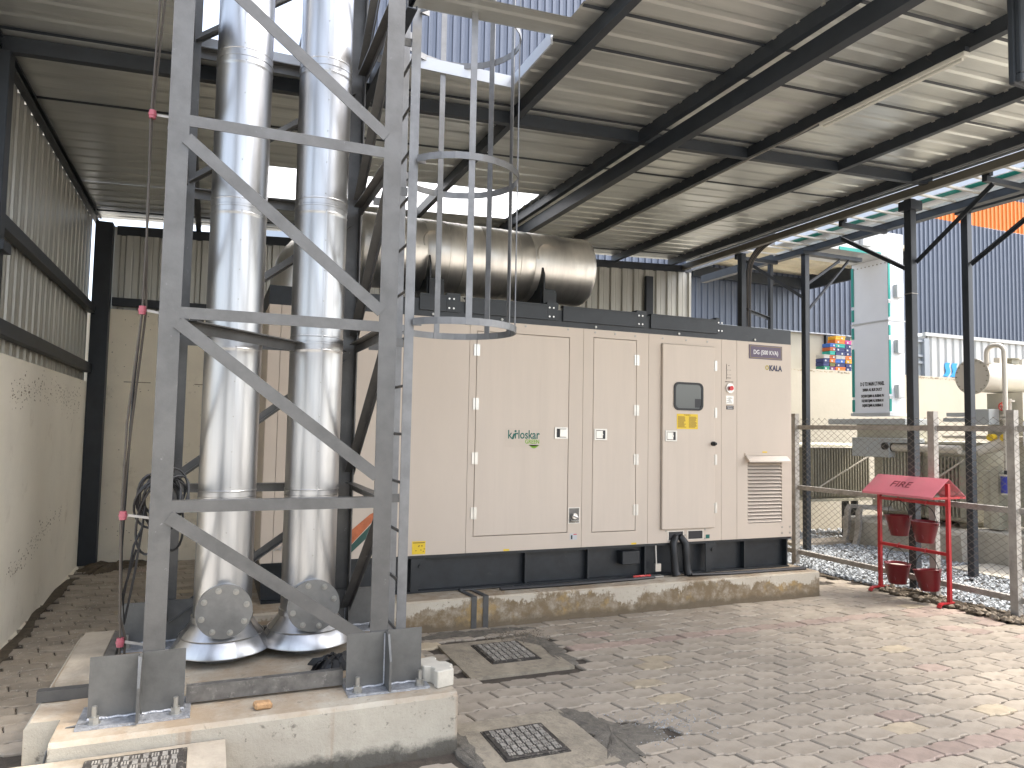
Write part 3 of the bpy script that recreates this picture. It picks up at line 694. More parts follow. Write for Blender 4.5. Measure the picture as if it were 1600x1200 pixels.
# sign and maker's print
sg = B('sign', (4.982, GY-.006, 2.352), (5.405, GY-.0005, 2.494), 'purple', gen)
mb = MB(); a0, a1, c0, c1, e = 4.992, 5.395, 2.362, 2.484, .003
mb.box((a0, GY-.0068, c0), (a1, GY-.0062, c0+e)).box((a0, GY-.0068, c1-e), (a1, GY-.0062, c1)).box((a0, GY-.0068, c0+e), (a0+e, GY-.0062, c1-e)).box((a1-e, GY-.0068, c0+e), (a1, GY-.0062, c1-e))
mb.build('sign_border', 'print_gold', sg)
text('DG (500 KVA)', .062, (5.194, GY-.0072, 2.400), '-y', 'print_white', sg, width=.315, bold=.0005)
text('KALA', .078, (5.322, GY-.002, 2.240), '-y', 'print_navy', gen, width=.165, bold=.003)
mb = MB(); n = 18
for i in range(n):
    a, b = 2*math.pi*i/n, 2*math.pi*(i+1)/n
    mb.add([(5.212+r*math.cos(q), GY-.0018, 2.269+r*math.sin(q)) for r, q in ((.024, a), (.024, b), (.013, b), (.013, a))], [(0,1,2,3)])
mb.build('maker_mark', 'print_gold', gen)
# swoosh decal
MB().prism([(1.05, .66), (1.05, .775), (1.20, .90), (1.42, 1.0), (1.42, .96), (1.22, .84)], 'y', GY-.0018, GY-.0008).build('decal', 'copper', gen)
MB().prism([(1.05, .595), (1.05, .655), (1.225, .835), (1.42, .955), (1.42, .93), (1.25, .78)], 'y', GY-.0018, GY-.0008).build('decal', 'darkgreen', gen)
# narrow panel fittings
mb = MB(); mb.box((4.70, GY-.003, 2.13), (4.762, GY-.0005, 2.28)); mb.build('meter_plate', 'beige_door', gen)
mb = MB()
for r in range(2):
    for c in range(3): mb.box((4.712+c*.018, GY-.004, 2.17+r*.048), (4.717+c*.018, GY-.0032, 2.176+r*.048))
mb.box((4.705, GY-.004, 2.140), (4.755, GY-.0032, 2.145)); mb.box((4.726, GY-.004, 2.262), (4.734, GY-.0032, 2.270)); mb.box((4.70, GY-.0038, 2.128), (4.7035, GY-.0032, 2.28)); tag(mb.build('label_print', 'print_black', gen), kind='stuff')
text('EMERGENCY STOP', .012, (4.735, GY-.0015, 2.10), '-y', 'print_black', gen)
es = MB().cyl((4.741, GY-.012, 2.040), (4.741, GY-.0005, 2.040), .048, n=24).build('stop_collar', 'silver', gen, smooth=True)
MB().cyl((4.741, GY-.034, 2.040), (4.741, GY-.0122, 2.040), .024, .020, n=18).build('stop_button', 'estop', es, smooth=True)
B('rating_plate', (4.697, GY-.0025, 1.885), (4.787, GY-.0005, 1.965), 'silver', gen)
mb = MB()
for i in range(6): mb.box((4.705+.02*(i % 2), GY-.0033, 1.895+i*.011), (4.705+rg.uniform(.045, .074), GY-.0027, 1.899+i*.011))
tag(mb.build('label_print', 'print_black', gen), kind='stuff')
nb = B('name_plate', (4.70, GY-.0025, 1.83), (4.788, GY-.0005, 1.868), 'print_black', gen)
text('CONTROL', .016, (4.744, GY-.0032, 1.852), '-y', 'print_white', nb, width=.07); text('BREAKER', .016, (4.744, GY-.0032, 1.836), '-y', 'print_white', nb, width=.06)
# louvre
lv = B('louvre', (4.965, GY+.028, .705), (5.40, GY+.035, 1.31), 'print_black', gen)
for i in range(17):
    z = .712+i*.0352
    MB().add([(4.968, GY-.003, z), (5.397, GY-.003, z), (5.397, GY+.022, z+.023), (4.968, GY+.022, z+.023), (4.968, GY-.003, z+.003), (5.397, GY-.003, z+.003), (5.397, GY+.022, z+.027), (4.968, GY+.022, z+.027)],
        [(0,1,2,3), (7,6,5,4), (0,4,5,1), (3,2,6,7), (0,3,7,4), (1,5,6,2)]).build('slat', 'beige', lv)
MB().prism([(GY-.0005, 1.375), (GY-.025, 1.372), (GY-.075, 1.325), (GY-.075, 1.312), (GY-.070, 1.312), (GY-.022, 1.355), (GY-.0005, 1.36)], 'x', 4.925, 5.447).build('rain_hood', 'beige_door', gen)
MB().box((4.925, GY-.012, 1.376), (5.447, GY-.0005, 1.40)).build('hood_flange', 'beige', gen)
# bolts
mb = MB()
for x, z in ((2.30, 2.495), (2.522, 2.501), (2.939, 2.501), (3.218, 2.494), (3.429, 2.494), (3.645, 2.490), (3.95, 2.487), (4.22, 2.487), (4.47, 2.487), (5.40, .655), (5.50, .655), (5.40, .595), (5.50, .595), (1.3, 2.50), (1.7, 2.50), (4.0, .665), (4.215, .62), (4.445, .665), (4.445, .58)):
    mb.cyl((x, GY-.005, z), (x, GY-.0005, z), .0095, n=6)
tag(mb.build('panel_bolts', 'bolt', gen), kind='stuff')
mb = MB()
for x in (1.68, 2.30, 3.226, 4.14, 5.062): mb.cyl((x, GY-.002, 2.545), (x, GY+.012, 2.545), .012, n=6)
mb2 = MB()
# top band, roof and lifting rails
B('top_band', (GX0-.003, GY+.008, 2.523), (GX1+.004, 7.725, 2.672), 'black', gen)
for a, b in ((1.56, 1.790), (1.960, 2.725), (2.885, 3.655), (3.812, 4.575)):
    MB().box((a, GY-.012, 2.575), (b, GY+.0075, 2.70)).box((a+.0, GY-.018, 2.70), (b, GY+.05, 2.712)).build('lifting_rail', 'black', gen)
for x0, x1 in ((1.795, 1.955), (2.73, 2.88), (3.66, 3.807), (4.58, 4.66)):
    br = MB().box((x0, GY-.004, 2.575), (x1-.05, GY+.0075, 2.715)).box((x0, GY+.0, 2.673), (x1-.04, 7.6, 2.735)).build('cross_member', 'black', gen)
    q = MB()
    for ax in (x0+.02, x0+.06):
        for az in (2.605, 2.685): q.cyl((ax, GY-.011, az), (ax, GY-.0045, az), .0085, n=6)
    tag(q.build('bracket_bolts', 'silver', br), kind='stuff')
tag(mb.build('band_bolts', 'bolt', gen), kind='stuff')
# bottom fittings
vb = B('valve_box', (2.965, GY-.004, .768), (3.079, GY-.0005, .910), 'silver', gen)
MB().box((2.972, GY-.0048, .775), (3.072, GY-.0042, .903)).build('recess', 'oldmetal', gen)
MB().cyl((3.02, GY-.03, .835), (3.02, GY-.005, .835), .026, n=14).cyl((3.045, GY-.036, .825), (2.995, GY-.036, .845), .008, n=8).tube([(3.05, GY-.03, .80), (3.02, GY-.035, .79), (2.985, GY-.02, .80)], .008, 6).build('valve', 'silver', gen, smooth=True)
B('notice', (2.985, GY-.0018, .625), (3.055, GY-.0005, .680), 'white', gen)
mb = MB(); mb.box((2.995, GY-.0026, .63), (3.01, GY-.002, .665)); mb.build('label_print', 'print_black', gen); B('label_print', (3.02, GY-.0026, .668), (3.052, GY-.002, .676), 'estop', gen)
yl = B('warning_label', (1.55, GY-.0018, .566), (1.662, GY-.0005, .671), 'yellow', gen)
mb = MB()
for i in range(8):
    x, z = 1.565+.085*rg.random(), .58+.055*rg.random(); mb.box((x, GY-.0026, z), (x+.012, GY-.002, z+.006))
mb.box((1.555, GY-.0026, .655), (1.655, GY-.002, .662)); tag(mb.build('label_print', 'print_brown', gen), kind='stuff')
for x in (2.35, 3.62): B('warning_label', (x, GY-.0018, .557), (x+.055, GY-.0005, .572), 'yellow', gen)
B('warning_label', (5.15, GY-.0018, 1.405), (5.21, GY-.0005, 1.418), 'yellow', gen)
for a, b in ((4.015, 4.203), (4.238, 4.427)):
    z0, z1 = .572, .664
    MB().box((a, GY-.004, z0), (b, GY-.0005, z0+.008)).box((a, GY-.004, z1-.008), (b, GY-.0005, z1)).box((a, GY-.004, z0+.0081), (a+.012, GY-.0005, z1-.0081)).box((b-.012, GY-.004, z0+.0081), (b, GY-.0005, z1-.0081)).build('cable_port', 'silver', gen)
    MB().box((a+.0122, GY-.0012, z0+.0085), (b-.0122, GY-.0002, z1-.0085)).build('port_opening', 'print_black', gen)
B('label_plate', (4.455, GY-.002, .578), (4.50, GY-.0005, .615), 'print_green', gen)
for x, z in ((.52, .66), (.62, .585)): MB().cyl((x, GY-.02, z), (x, GY-.0005, z), .012, n=8).bar((x-.05, GY-.022, z-.01), (x+.05, GY-.022, z+.03), .008, .008).build('catch', 'silver', gen)
# cables out of the port
for k, (a, b) in enumerate(((4.10, 4.07), (4.165, 4.205))):
    c = MB().tube([(a, 5.84, .61), (a, 5.795, .60), (b-.005, 5.775, .55), (b, 5.765, .42), (b+.01, 5.765, .30), (b+.02, 5.755, .258)], [.032, .034, .036, .036, .037, .042], 12).build('flexible_conduit', 'rubber', smooth=True)
    tag(c, ('left black flexible conduit dropping from the port of the generator', 'right black flexible conduit dropping from the port of the generator')[k], 'conduit', 'conduits from the generator port')
rd = MB().cyl((3.885, 5.80, .535), (3.89, 5.79, .30), .009, n=8).box((3.87, 5.775, .30), (3.93, 5.80, .37)).box((3.78, 5.76, .25), (3.95, 5.83, .262)).build('earth_rod', 'silver')
tag(rd, 'bright steel earth rod and clamp beside the black conduits', 'earth rod')
MBx = MB()
for k in range(3): MBx.tube([(4.2+.01*k, 5.74-.02*k, .255+.006*k), (4.7, 5.72-.025*k, .256), (5.2, 5.70-.02*k, .257), (5.56, 5.69-.02*k, .258), (5.72, 5.8, .20), (5.9, 6.3, .01)], .012, 6)
tag(MBx.build('power_cable', 'cable'), 'black power cables lying along the right end of the generator plinth', 'cable')
MBx = MB()
for k in range(2): MBx.tube([(2.3, 5.74-.03*k, .257), (3.0, 5.72-.025*k, .258), (3.6, 5.74-.02*k, .257), (3.84, 5.76-.02*k, .258)], .012, 6)
tag(MBx.build('power_cable', 'cable'), 'black cables lying along the plinth under the middle doors', 'cable')
tag(MB().tube([(3.62, 5.76, .27), (3.68, 5.75, .275), (3.74, 5.765, .27), (3.80, 5.75, .275)], .011, 6).build('red_scrap', 'redvalve'), 'small red plastic scrap on the plinth under the junction box', 'scrap')
# earth strips bent over the plinth edge
for k, x in enumerate((2.005, 2.105)):
    s_ = MB().flat([(x, 5.548, -.02), (x, 5.548, .2501), (x, 5.556, .2505), (x-.03, 5.80, .2505)], .006, .045, (1, 0, 0)).build('earth_strip', 'tower')
    tag(s_, ('left flat grey earthing strip bent over the plinth edge', 'right flat grey earthing strip bent over the plinth edge')[k], 'earth strip', 'earthing strips')
tag(MB().box((1.97, 5.79, .2535), (2.45, 5.825, .2595)).build('earth_strip', 'tower'), 'flat earthing strip lying against the generator base', 'earth strip')
# ---------------------------------------------------------------- silencer
sil = thing('exhaust_silencer', (2.4, 6.8, 2.75), 'big horizontal metal clad exhaust silencer on top of the generator', 'silencer')
sx0, sx1, sy, sz, sr = 1.18, 3.60, 6.80, 3.27, .352
prof = [(0, 0), (sr-.05, 0), (sr-.012, .014), (sr, .05)]
body = MB().lathe([(0, sx0), (sr-.05, sx0), (sr, sx0+.05), (sr, sx0+.62), (sr-.003, sx0+.625), (sr+.002, sx0+.63), (sr, sx0+1.2), (sr-.003, sx0+1.205), (sr+.002, sx0+1.21), (sr, sx0+1.72), (sr-.003, sx0+1.725), (sr+.002, sx0+1.73), (sr, sx1-.13)], (0, sy, sz), 56, 'x').build('shell', 'alu2', sil, smooth=True, ang=50)
MB().lathe([(sr+.003, sx1-.135), (sr+.004, sx1-.05), (sr-.006, sx1-.012), (sr-.04, sx1), (0, sx1+.004)], (0, sy, sz), 56, 'x').build('end_cap', 'alu2', sil, smooth=True, ang=60)
for x in (1.62, 2.02, 2.16, 2.62, 2.75):
    MB().lathe([(sr+.0005, x), (sr+.004, x+.003), (sr+.004, x+.012), (sr+.0005, x+.015)], (0, sy, sz), 56, 'x').build('cladding_bead', 'alu2', sil, smooth=True)
for x in (1.86, 3.02):   # saddle brackets wrapped by the cladding
    mb = MB(); pts = []
    for i in range(13):
        a = R(-20+220*i/12)
        pts.append((math.cos(a)*.115, math.sin(a)*.115))
    n = len(pts)
    sd_ = B('saddle', (x-.06, sy-.35, 2.736), (x+.10, sy+.3, 2.99), 'black', sil)
    mb.prism([(sy-.40, 2.736), (sy-.40, 3.12), (sy-.36, 3.2), (sy-.30, 3.2), (sy-.20, 2.95), (sy-.20, 2.736)], 'x', x-.05, x-.035).box((x-.0349, sy-.40, 2.736), (x+.09, sy-.385, 2.96))
    mb.build('saddle_plate', 'black', sil)
    vs = []
    for i in range(13):     # flap of cladding round the bracket
        a = R(200-150*i/12)
        dx, dz = math.cos(a)*.13, math.sin(a)*.13
        z = sz+.06+dz; yy = sy-math.sqrt(max(.0001, (sr+.004)**2-(z-sz)**2))
        vs.append((x+.02+dx, yy-.003, z)); vs.append((x+.02+dx*.95, yy-.035, z-.01))
    MB().add(vs, [(2*i, 2*i+2, 2*i+3, 2*i+1) for i in range(12)]).build('cladding_flap', 'alu2', sil, smooth=True)
B('support_plinth', (2.2, 6.45, 2.736), (3.0, 7.1, 2.80), 'oldmetal', sil)
# elbow from the engine outlet into the silencer
pts = [(.70, 6.8, 2.66), (.70, 6.8, 2.80)]
for i in range(9):
    a = R(180-90*i/8); pts.append((1.10+.40*math.cos(a), 6.8, 2.86+.41*math.sin(a)))
pts.append((1.2, 6.8, 3.27))
el = MB().tube(pts, [.27, .265]+[.255-.004*i for i in range(9)]+[.21], 28).build('exhaust_elbow', 'alu2', smooth=True)
tag(el, 'metal clad exhaust elbow between the generator top and the silencer, seen between the two stacks', 'pipe')

# ================================================================ EXHAUST TOWER
tp = MB().prism([(3.515, -.05), (3.515, .262), (3.535, .28), (5.20, .28), (5.20, -.05)], 'x', -.56, 1.195).build('tower_plinth', 'towplinth')
tag(tp, 'pale concrete plinth carrying the exhaust tower in the foreground', 'plinth')
mb = MB().prism([(-.70, -.05), (-.70, .25), (-.68, .276), (-.5615, .276), (-.5615, -.05)], 'y', 3.80, 5.20); o = mb.build('plinth_step', 'towplinth', tp)
B('plinth_step', (-.95, 3.55, -.05), (-.565, 3.795, .10), 'towplinth', tp)
B('plinth_topping', (-.66, 4.25, .2805), (-.50, 5.19, .300), 'conc', tp)
tw = thing('exhaust_tower', (.32, 4.28, .28), 'tall grey braced steel tower holding the two exhaust stacks', 'tower')
TX0, TX1, TY0, TY1, TZ = -.243, .880, 3.72, 4.90, 6.2
lg, th = .092, .008
def leg(x, y, sx, sy, z0=.285):
    # L section, corner at (x,y), flanges toward sx, sy
    poly = [(x, y), (x+sx*lg, y), (x+sx*lg, y+sy*th), (x+sx*th, y+sy*th), (x+sx*th, y+sy*lg), (x, y+sy*lg)]
    o = MB().prism(poly, 'z', z0, TZ).build('leg', 'tower', tw)
    bp = MB().box((x-.24 if sx > 0 else x-.21, y-.10 if sy > 0 else y-.16, .2805), (x+.21 if sx > 0 else x+.20, y+.16 if sy > 0 else y+.10, .292)).build('base_plate', 'weld', o)
    return o, bp
def gusset(o, x0, x1, y, xm, fwd, z1=.56):
    MB().box((x0, y-.010, .2925), (xm-.006, y, z1)).build('gusset', 'plate', o)
    MB().box((xm+.006, y-.010, .2925), (x1, y, z1+.004)).build('gusset', 'plate', o)
    MB().prism([(y-.115*fwd-.005, .2925), (y-.115*fwd-.005, z1-.12), (y-.06*fwd-.005, z1), (y+.001, z1), (y+.001, .2925)], 'x', xm-.0055, xm+.0055).build('gusset', 'plate', o)
    for a, b in ((x0, xm-.012), (xm+.012, x1)):
        MB().tube([(a+(b-a)*i/14, y-.014, .2955+.002*math.sin(i*5)) for i in range(15)], .0065, 6).build('weld_bead', 'weld', o)
    MB().tube([(xm-.008, y-.014, .30+(z1-.31)*i/10) for i in range(11)], .005, 6).build('weld_bead', 'weld', o)
l1, b1 = leg(TX0, TY0, 1, 1); gusset(l1, -.448, -.062, TY0-.001, -.245, 1)
l2, b2 = leg(TX1, TY0, -1, 1); gusset(l2, .672, 1.055, TY0-.001, .870, 1)
l3, b3 = leg(TX0, TY1, 1, -1); gusset(l3, -.44, .0, TY1-.02, -.21, .2, .53)
l4, b4 = leg(TX1, TY1, -1, -1); gusset(l4, .70, 1.09, TY1-.02, .87, .2, .53)
def bolts(o, pts):
    for x, y in pts:
        MB().cyl((x, y, .2925), (x, y, .365), .011, n=8).cyl((x, y, .2925), (x, y, .298), .026, n=12).cyl((x, y, .2985), (x, y, .322), .021, n=6).build('anchor_bolt', 'bolt', o)
bolts(b1, ((-.415, 3.66), (-.095, 3.665), (-.40, 3.82))); bolts(b2, ((.72, 3.655), (1.035, 3.655), (1.03, 3.82))); bolts(b3, ((-.40, 4.80),)); bolts(b4, ((1.03, 4.80),))
A = .055
# front face
def hb(x0, x1, y, z): MB().angle((x0, y, z), (x1, y, z), A, .006, (0, 0, 1), 1).build('horizontal_brace', 'tower', tw)
zs = (1.238, 2.145, 3.07, 3.98, 4.9)
for z in zs:
    MB().box((TX0+lg, TY0-.001, z-A), (TX1-lg, TY0+.005, z)).box((TX0+lg, TY0+.0051, z-.006), (TX1-lg, TY0+A, z)).build('horizontal_brace', 'tower', tw)
    MB().box((TX0+lg, TY1-.005, z-A-.01), (TX1-lg, TY1+.001, z-.01)).box((TX0+lg, TY1-A, z-.016), (TX1-lg, TY1-.0051, z-.01)).build('horizontal_brace', 'tower', tw)
    for x, s in ((TX0, 1), (TX1, -1)):
        MB().box((x-.001*s, TY0+lg, z-A-.005), (x+.005*s, TY1-lg, z-.005)).box((x+.0051*s, TY0+lg, z-.011), (x+A*s, TY1-lg, z-.005)).build('horizontal_brace', 'tower', tw)
def diag(p0, p1, upv): MB().angle(p0, p1, A, .006, upv).build('diagonal_brace', 'tower', tw)
fz = ((4.80, 3.98+.05), (3.86, 3.13), (2.955, 2.195), (2.07, 1.345), (1.165, .50))
for za, zb in fz:     # front: falls to the right
    MB().bar((TX0+lg-.01, TY0-.004, za), (TX1-lg+.01, TY0-.004, zb), .0055, A+.006).build('diagonal_brace', 'tower', tw)
    MB().bar((TX0+lg-.01, TY0+.026, za+.020), (TX1-lg+.01, TY0+.026, zb+.020), .05, .006).build('diagonal_brace', 'tower', tw)
bz = ((.42, 1.14), (1.27, 2.05), (2.18, 2.97), (3.12, 3.88), (4.03, 4.8))
for za, zb in bz:     # back: rises to the right
    MB().bar((TX0+.06, TY1+.003, za), (TX1-.06, TY1+.003, zb), .0055, A).build('diagonal_brace', 'tower', tw)
    MB().bar((TX0+.06, TY1-.026, za-.018), (TX1-.06, TY1-.026, zb-.018), .05, .006).build('diagonal_brace', 'tower', tw)
for za, zb in ((4.85, 4.02), (3.93, 3.12), (3.02, 2.2), (2.1, 1.3), (1.2, .42)):   # sides: fall away from the camera
    for x, s in ((TX1, -1), (TX0, 1)):
        MB().bar((x+.003*-s, TY0+.06, za), (x+.003*-s, TY1-.06, zb), .0055, A, (0, 0, 1)).bar((x+.028*s, TY0+.06, za), (x+.028*s, TY1-.06, zb), .05, .006).build('diagonal_brace', 'tower', tw)
MB().angle((TX0+.12, TY0+.08, 2.09), (TX1-.12, TY1-.08, 2.09), A, .006).build('plan_brace', 'tower', tw)
# floor channels
for y in (3.775, 4.72):
    MB().prism([(y+a, .2935+b) for a, b in csec(.04, .075, .006, .006)], 'x', -.055, .668).build('floor_channel', 'oldmetal', tw)
MB().prism([(-.48+a, .2935+b) for a, b in csec(.05, .05, .006, .006)], 'y', 4.35, 5.0).build('floor_channel', 'oldmetal', tw)
MB().prism([(4.04+a, .281+b) for a, b in csec(.05, .05, .006, .006)], 'x', -.70, -.46).build('floor_channel', 'tower', tw)
# ---------------------------------------------------------------- stacks
def stack(cx, cy, cover_z, label, joints, dent=False):
    t_ = thing('exhaust_stack', (cx, cy, .30), label, 'exhaust stack', 'exhaust stacks')
    r = .156; zz = [.48]+list(joints)+[6.6]
    for k, (a, b) in enumerate(zip(zz, zz[1:])):
        rr = r+.0012*(k % 2)
        pr2 = [(rr, a+.002), (rr, a+.02), (rr, a+.03), (rr+.0022, a+.033), (rr+.0022, a+.038), (rr, a+.041), (rr, a+.052), (rr, (a+b)/2), (rr, b-.066), (rr, b-.055), (rr+.0022, b-.05), (rr+.0022, b-.045), (rr, b-.042), (rr, b-.03), (rr, b-.012), (rr+.003, b-.0115), (rr+.003, b)]
        o = MB().lathe([(x_, z_-.0) for x_, z_ in pr2], (cx, cy, 0), 64).build('pipe_section', 'alu', t_, smooth=True, ang=30)
        if dent and a < 3.9 < b or dent and a < 4.0 < b:
            for v in o.data.vertices:
                pass
        sm = MB().box((cx+.012*math.sin(k)-.004, cy-rr-.0022, a+.02), (cx+.012*math.sin(k)+.004, cy-rr+.004, b-.02)).build('seam', 'alu', o)
        q = MB()
        for i in range(5):
            zq = a+.06+(b-a-.1)*i/4; q.cyl((cx+.012*math.sin(k), cy-rr-.005, zq), (cx+.012*math.sin(k), cy-rr-.001, zq), .004, n=6)
        tag(q.build('rivets', 'bolt', o), kind='stuff')
    # skirt cone of gores
    n = 8
    for k in range(n):
        mb = MB(); m_ = 6
        vs = []
        for rr, z in ((.162, .475), (.170, .465), (.222, .395), (.268, .325), (.268, .318)):
            for i in range(m_+1):
                a = 2*math.pi*(k+i/m_*.996)/n+.3
                vs.append((cx+math.cos(a)*(rr+.0015*(k % 2)), cy+math.sin(a)*(rr+.0015*(k % 2)), z+.012))
        mb.add(vs, [(j*(m_+1)+i, (j+1)*(m_+1)+i, (j+1)*(m_+1)+i+1, j*(m_+1)+i+1) for j in range(4) for i in range(m_)]).build('skirt_gore', 'alu', t_, smooth=True, ang=35)
    MB().lathe([(.2235, .402), (.228, .404), (.2265, .398)], (cx, cy, .012), 48).build('skirt_bead', 'alu', t_, smooth=True)
    MB().lathe([(.158, .52), (.1655, .518), (.1655, .485), (.16, .48)], (cx, cy, 0), 48).build('clamp_band', 'alu', t_, smooth=True)
    MB().cyl((cx, cy, .285), (cx, cy, .33), .16, n=32).build('foot', 'oldmetal', t_)
    # clean-out
    MB().cyl((cx+.004, cy-.05, cover_z), (cx+.004, cy-.222, cover_z), .135, n=40).build('cleanout_neck', 'alu', t_, smooth=True)
    cv = MB().cyl((cx+.004, cy-.223, cover_z), (cx+.004, cy-.237, cover_z), .146, n=48).build('cleanout_cover', 'steelplate', t_, smooth=True)
    for i in range(8):
        a = 2*math.pi*(i+.36)/8; x, z = cx+.004+math.cos(a)*.118, cover_z+math.sin(a)*.118
        MB().cyl((x, cy-.2375, z), (x, cy-.2405, z), .0165, n=14).cyl((x, cy-.2406, z), (x, cy-.252, z), .0115, n=6).cyl((x, cy-.2521, z), (x, cy-.26, z), .006, n=8).build('cover_bolt', 'bolt', cv)
    return t_
s1 = stack(.105, 4.52, .580, 'left of the two shiny metal clad exhaust stacks, its flue dented near the roof opening', (1.185, 2.075, 2.86, 3.745, 4.6, 5.5))
s2 = stack(.580, 4.54, .572, 'right of the two shiny metal clad exhaust stacks, nearest the caged ladder', (1.185, 2.095, 2.93, 3.80, 4.7, 5.6))
# dent in the top section of the left stack
for o in s1.children:
    if o.name.startswith('pipe_section'):
        zs_ = [v.co.z for v in o.data.vertices]
        if min(zs_)+.30 < 4.0 < max(zs_)+.30+.3 and max(zs_)+.3 > 4.3:
            bm = bmesh.new(); bm.from_mesh(o.data)
            bmesh.ops.subdivide_edges(bm, edges=[e for e in bm.edges if abs(e.verts[0].co.z-e.verts[1].co.z) > .3], cuts=14)
            for v in bm.verts:
                d2 = ((v.co.z+.30-4.02)/.13)**2+(((math.atan2(v.co.y, v.co.x)+1.15))/.55)**2
                v.co.x *= 1-.16*math.exp(-d2); v.co.y *= 1-.16*math.exp(-d2)
            bm.to_mesh(o.data); bm.free()
# ---------------------------------------------------------------- caged ladder
ld = thing('caged_ladder', (1.2, 4.3, .28), 'grey steel ladder with a round safety cage on the right side of the tower', 'ladder')
LX, LY0, LY1 = 1.062, 4.175, 4.455
for y, s in ((LY0, 1), (LY1, -1)):
    MB().box((LX-.028, y-.004, .285), (LX+.028, y+.004, 6.2)).build('stringer', 'cage', ld)
for i in range(20):
    z = .40+.2862*i
    MB().cyl((LX-.01, LY0+.004, z+.012), (LX-.01, LY1-.004, z+.012), .009, n=8).build('rung', 'tower', ld)
for z in (1.21, 2.12, 3.03, 3.95):
    MB().box((TX1+.001, LY0+.005, z-.05), (LX-.029, LY0+.012, z)).build('standoff', 'tower', ld)
    MB().box((TX1+.001, LY1-.012, z-.05), (LX-.029, LY1-.005, z)).build('standoff', 'tower', ld)
cx, cy, cr = 1.405, 4.345, .385
def cag(a): return (cx+cr*math.cos(R(a)), cy+cr*.98*math.sin(R(a)))
for z in (2.222, 3.205, 4.13, 5.1):
    pts = [(LX+.025, LY0-.006, z), (LX+.07, LY0-.01, z)]
    for i in range(25):
        a = -148+296*i/24; pts.append((*cag(a), z))
    pts += [(LX+.07, LY1+.01, z), (LX+.025, LY1+.006, z)]
    MB().flat(pts, .006, .042).build('cage_hoop', 'cage', ld)
for a in (-96, -18, 6, 38, 92):
    x, y = cag(a); x2, y2 = cx+(cr-.007)*math.cos(R(a)), cy+(cr-.007)*.98*math.sin(R(a))
    tx, ty = -math.sin(R(a)), math.cos(R(a)); w_ = .019
    mb = MB(); nx, ny = math.cos(R(a))*.003, math.sin(R(a))*.003
    poly = [(x2+tx*w_+nx, y2+ty*w_+ny), (x2-tx*w_+nx, y2-ty*w_+ny), (x2-tx*w_-nx, y2-ty*w_-ny), (x2+tx*w_-nx, y2+ty*w_-ny)]
    mb.prism(poly, 'z', 2.20, 5.12).build('cage_bar', 'cage', ld)
# ---------------------------------------------------------------- small things round the tower
zp = [(-.12, -.035), (-.085, -.035), (-.06, -.07), (.0, -.07), (.02, -.042), (.06, -.042), (.08, -.062), (.115, -.062), (.12, .035), (.085, .035), (.06, .07), (0, .07), (-.02, .042), (-.06, .042), (-.08, .062), (-.115, .062)]
o = MB().prism(zp, 'z', 0, .085).build('loose_paver', 'conclight', bevel=.004); o.location = (1.135, 3.72, .2815); o.rotation_euler = (0, 0, R(108))
tag(o, 'loose pale paving block lying on the corner of the tower plinth', 'paving block')
o = MB().box((.235, 3.60, .2815), (.315, 3.655, .312)).build('brick_fragment', 'brick', bevel=.008); o.rotation_euler = (0, .08, .15)
tag(o, 'small broken piece of brick on the front of the tower plinth', 'brick')
patch('x', 'rubber', [(.55, 4.05), (.66, 4.0), (.80, 4.08), (.82, 4.2), (.7, 4.22), (.58, 4.15)], .05, 21)
o = bpy.data.objects['x']; o.name = 'plastic_sheet'; o['kind'] = 'thing'; o.location.z += .287
tag(o, 'crumpled scrap of black plastic sheet beside the right stack foot', 'plastic sheet')
# hanging conductor on the left leg, with pink insulators
pts = [(-.315, 3.83, 5.2), (-.31, 3.83, 3.72), (-.327, 3.83, 3.05), (-.318, 3.83, 2.6), (-.322, 3.83, 2.12), (-.362, 3.83, 1.6), (-.367, 3.83, 1.15), (-.352, 3.83, .7), (-.345, 3.83, .60), (-.345, 3.84, .285)]
pts2 = [(p[0]+.008, p[1]+.01, p[2]) for p in pts]
cw = MB().tube(pts, .0055, 6).tube([(p[0]+.014*math.sin(i*1.7), p[1], p[2]) for i, p in enumerate(pts2)], .006, 6).build('down_conductor', 'cablebrown')
tag(cw, 'thin dark cables hanging down the left tower leg between pink insulators', 'cable')
def insul(x, z, k):
    t_ = thing('insulator', (x, 3.83, z), ('topmost pink insulator on the cable at the left tower leg', 'second pink insulator from the top, level with the upper brace', 'pink insulator beside the coiled black cable', 'lowest pink insulator just above the plinth')[k], 'insulator', 'insulators on the left leg')
    MB().cyl((x, 3.83, z-.02), (x, 3.83, z+.02), .016, n=12).build('body', 'pink', t_, smooth=True)
    MB().cyl((x, 3.83, z-.006), (x, 3.83, z+.006), .019, n=12).build('collar', 'pink', t_, smooth=True)
    MB().bar((x+.02, 3.83, z), (-.243, 3.80, z-.012), .006, .012).build('arm', 'galv', t_)
insul(-.320, 3.085, 0); insul(-.322, 2.13, 1); insul(-.36, 1.165, 2); insul(-.345, .585, 3)
mb = MB()
rg = random.Random(9)
for k in range(11):       # coil of cable hung behind the leg
    rx, rz = .055+.05*rg.random(), .09+.10*rg.random(); oz = 1.33-rz*.8+rg.gauss(0, .02); ox = -.20+rg.gauss(0, .022); oy = 3.86+.035*rg.random(); ti = rg.uniform(-.25, .35)
    mb.tube([(ox+rx*math.cos(a)+ti*rz*math.sin(a), oy+.02*math.sin(2*a), oz+rz*math.sin(a)) for a in [2*math.pi*i/26 for i in range(27)]], .0058, 6)
mb.tube([(-.30, 3.86, 1.0), (-.345, 3.85, .8), (-.335, 3.85, .66), (-.30, 3.86, .9), (-.27, 3.86, 1.2)], .006, 6)
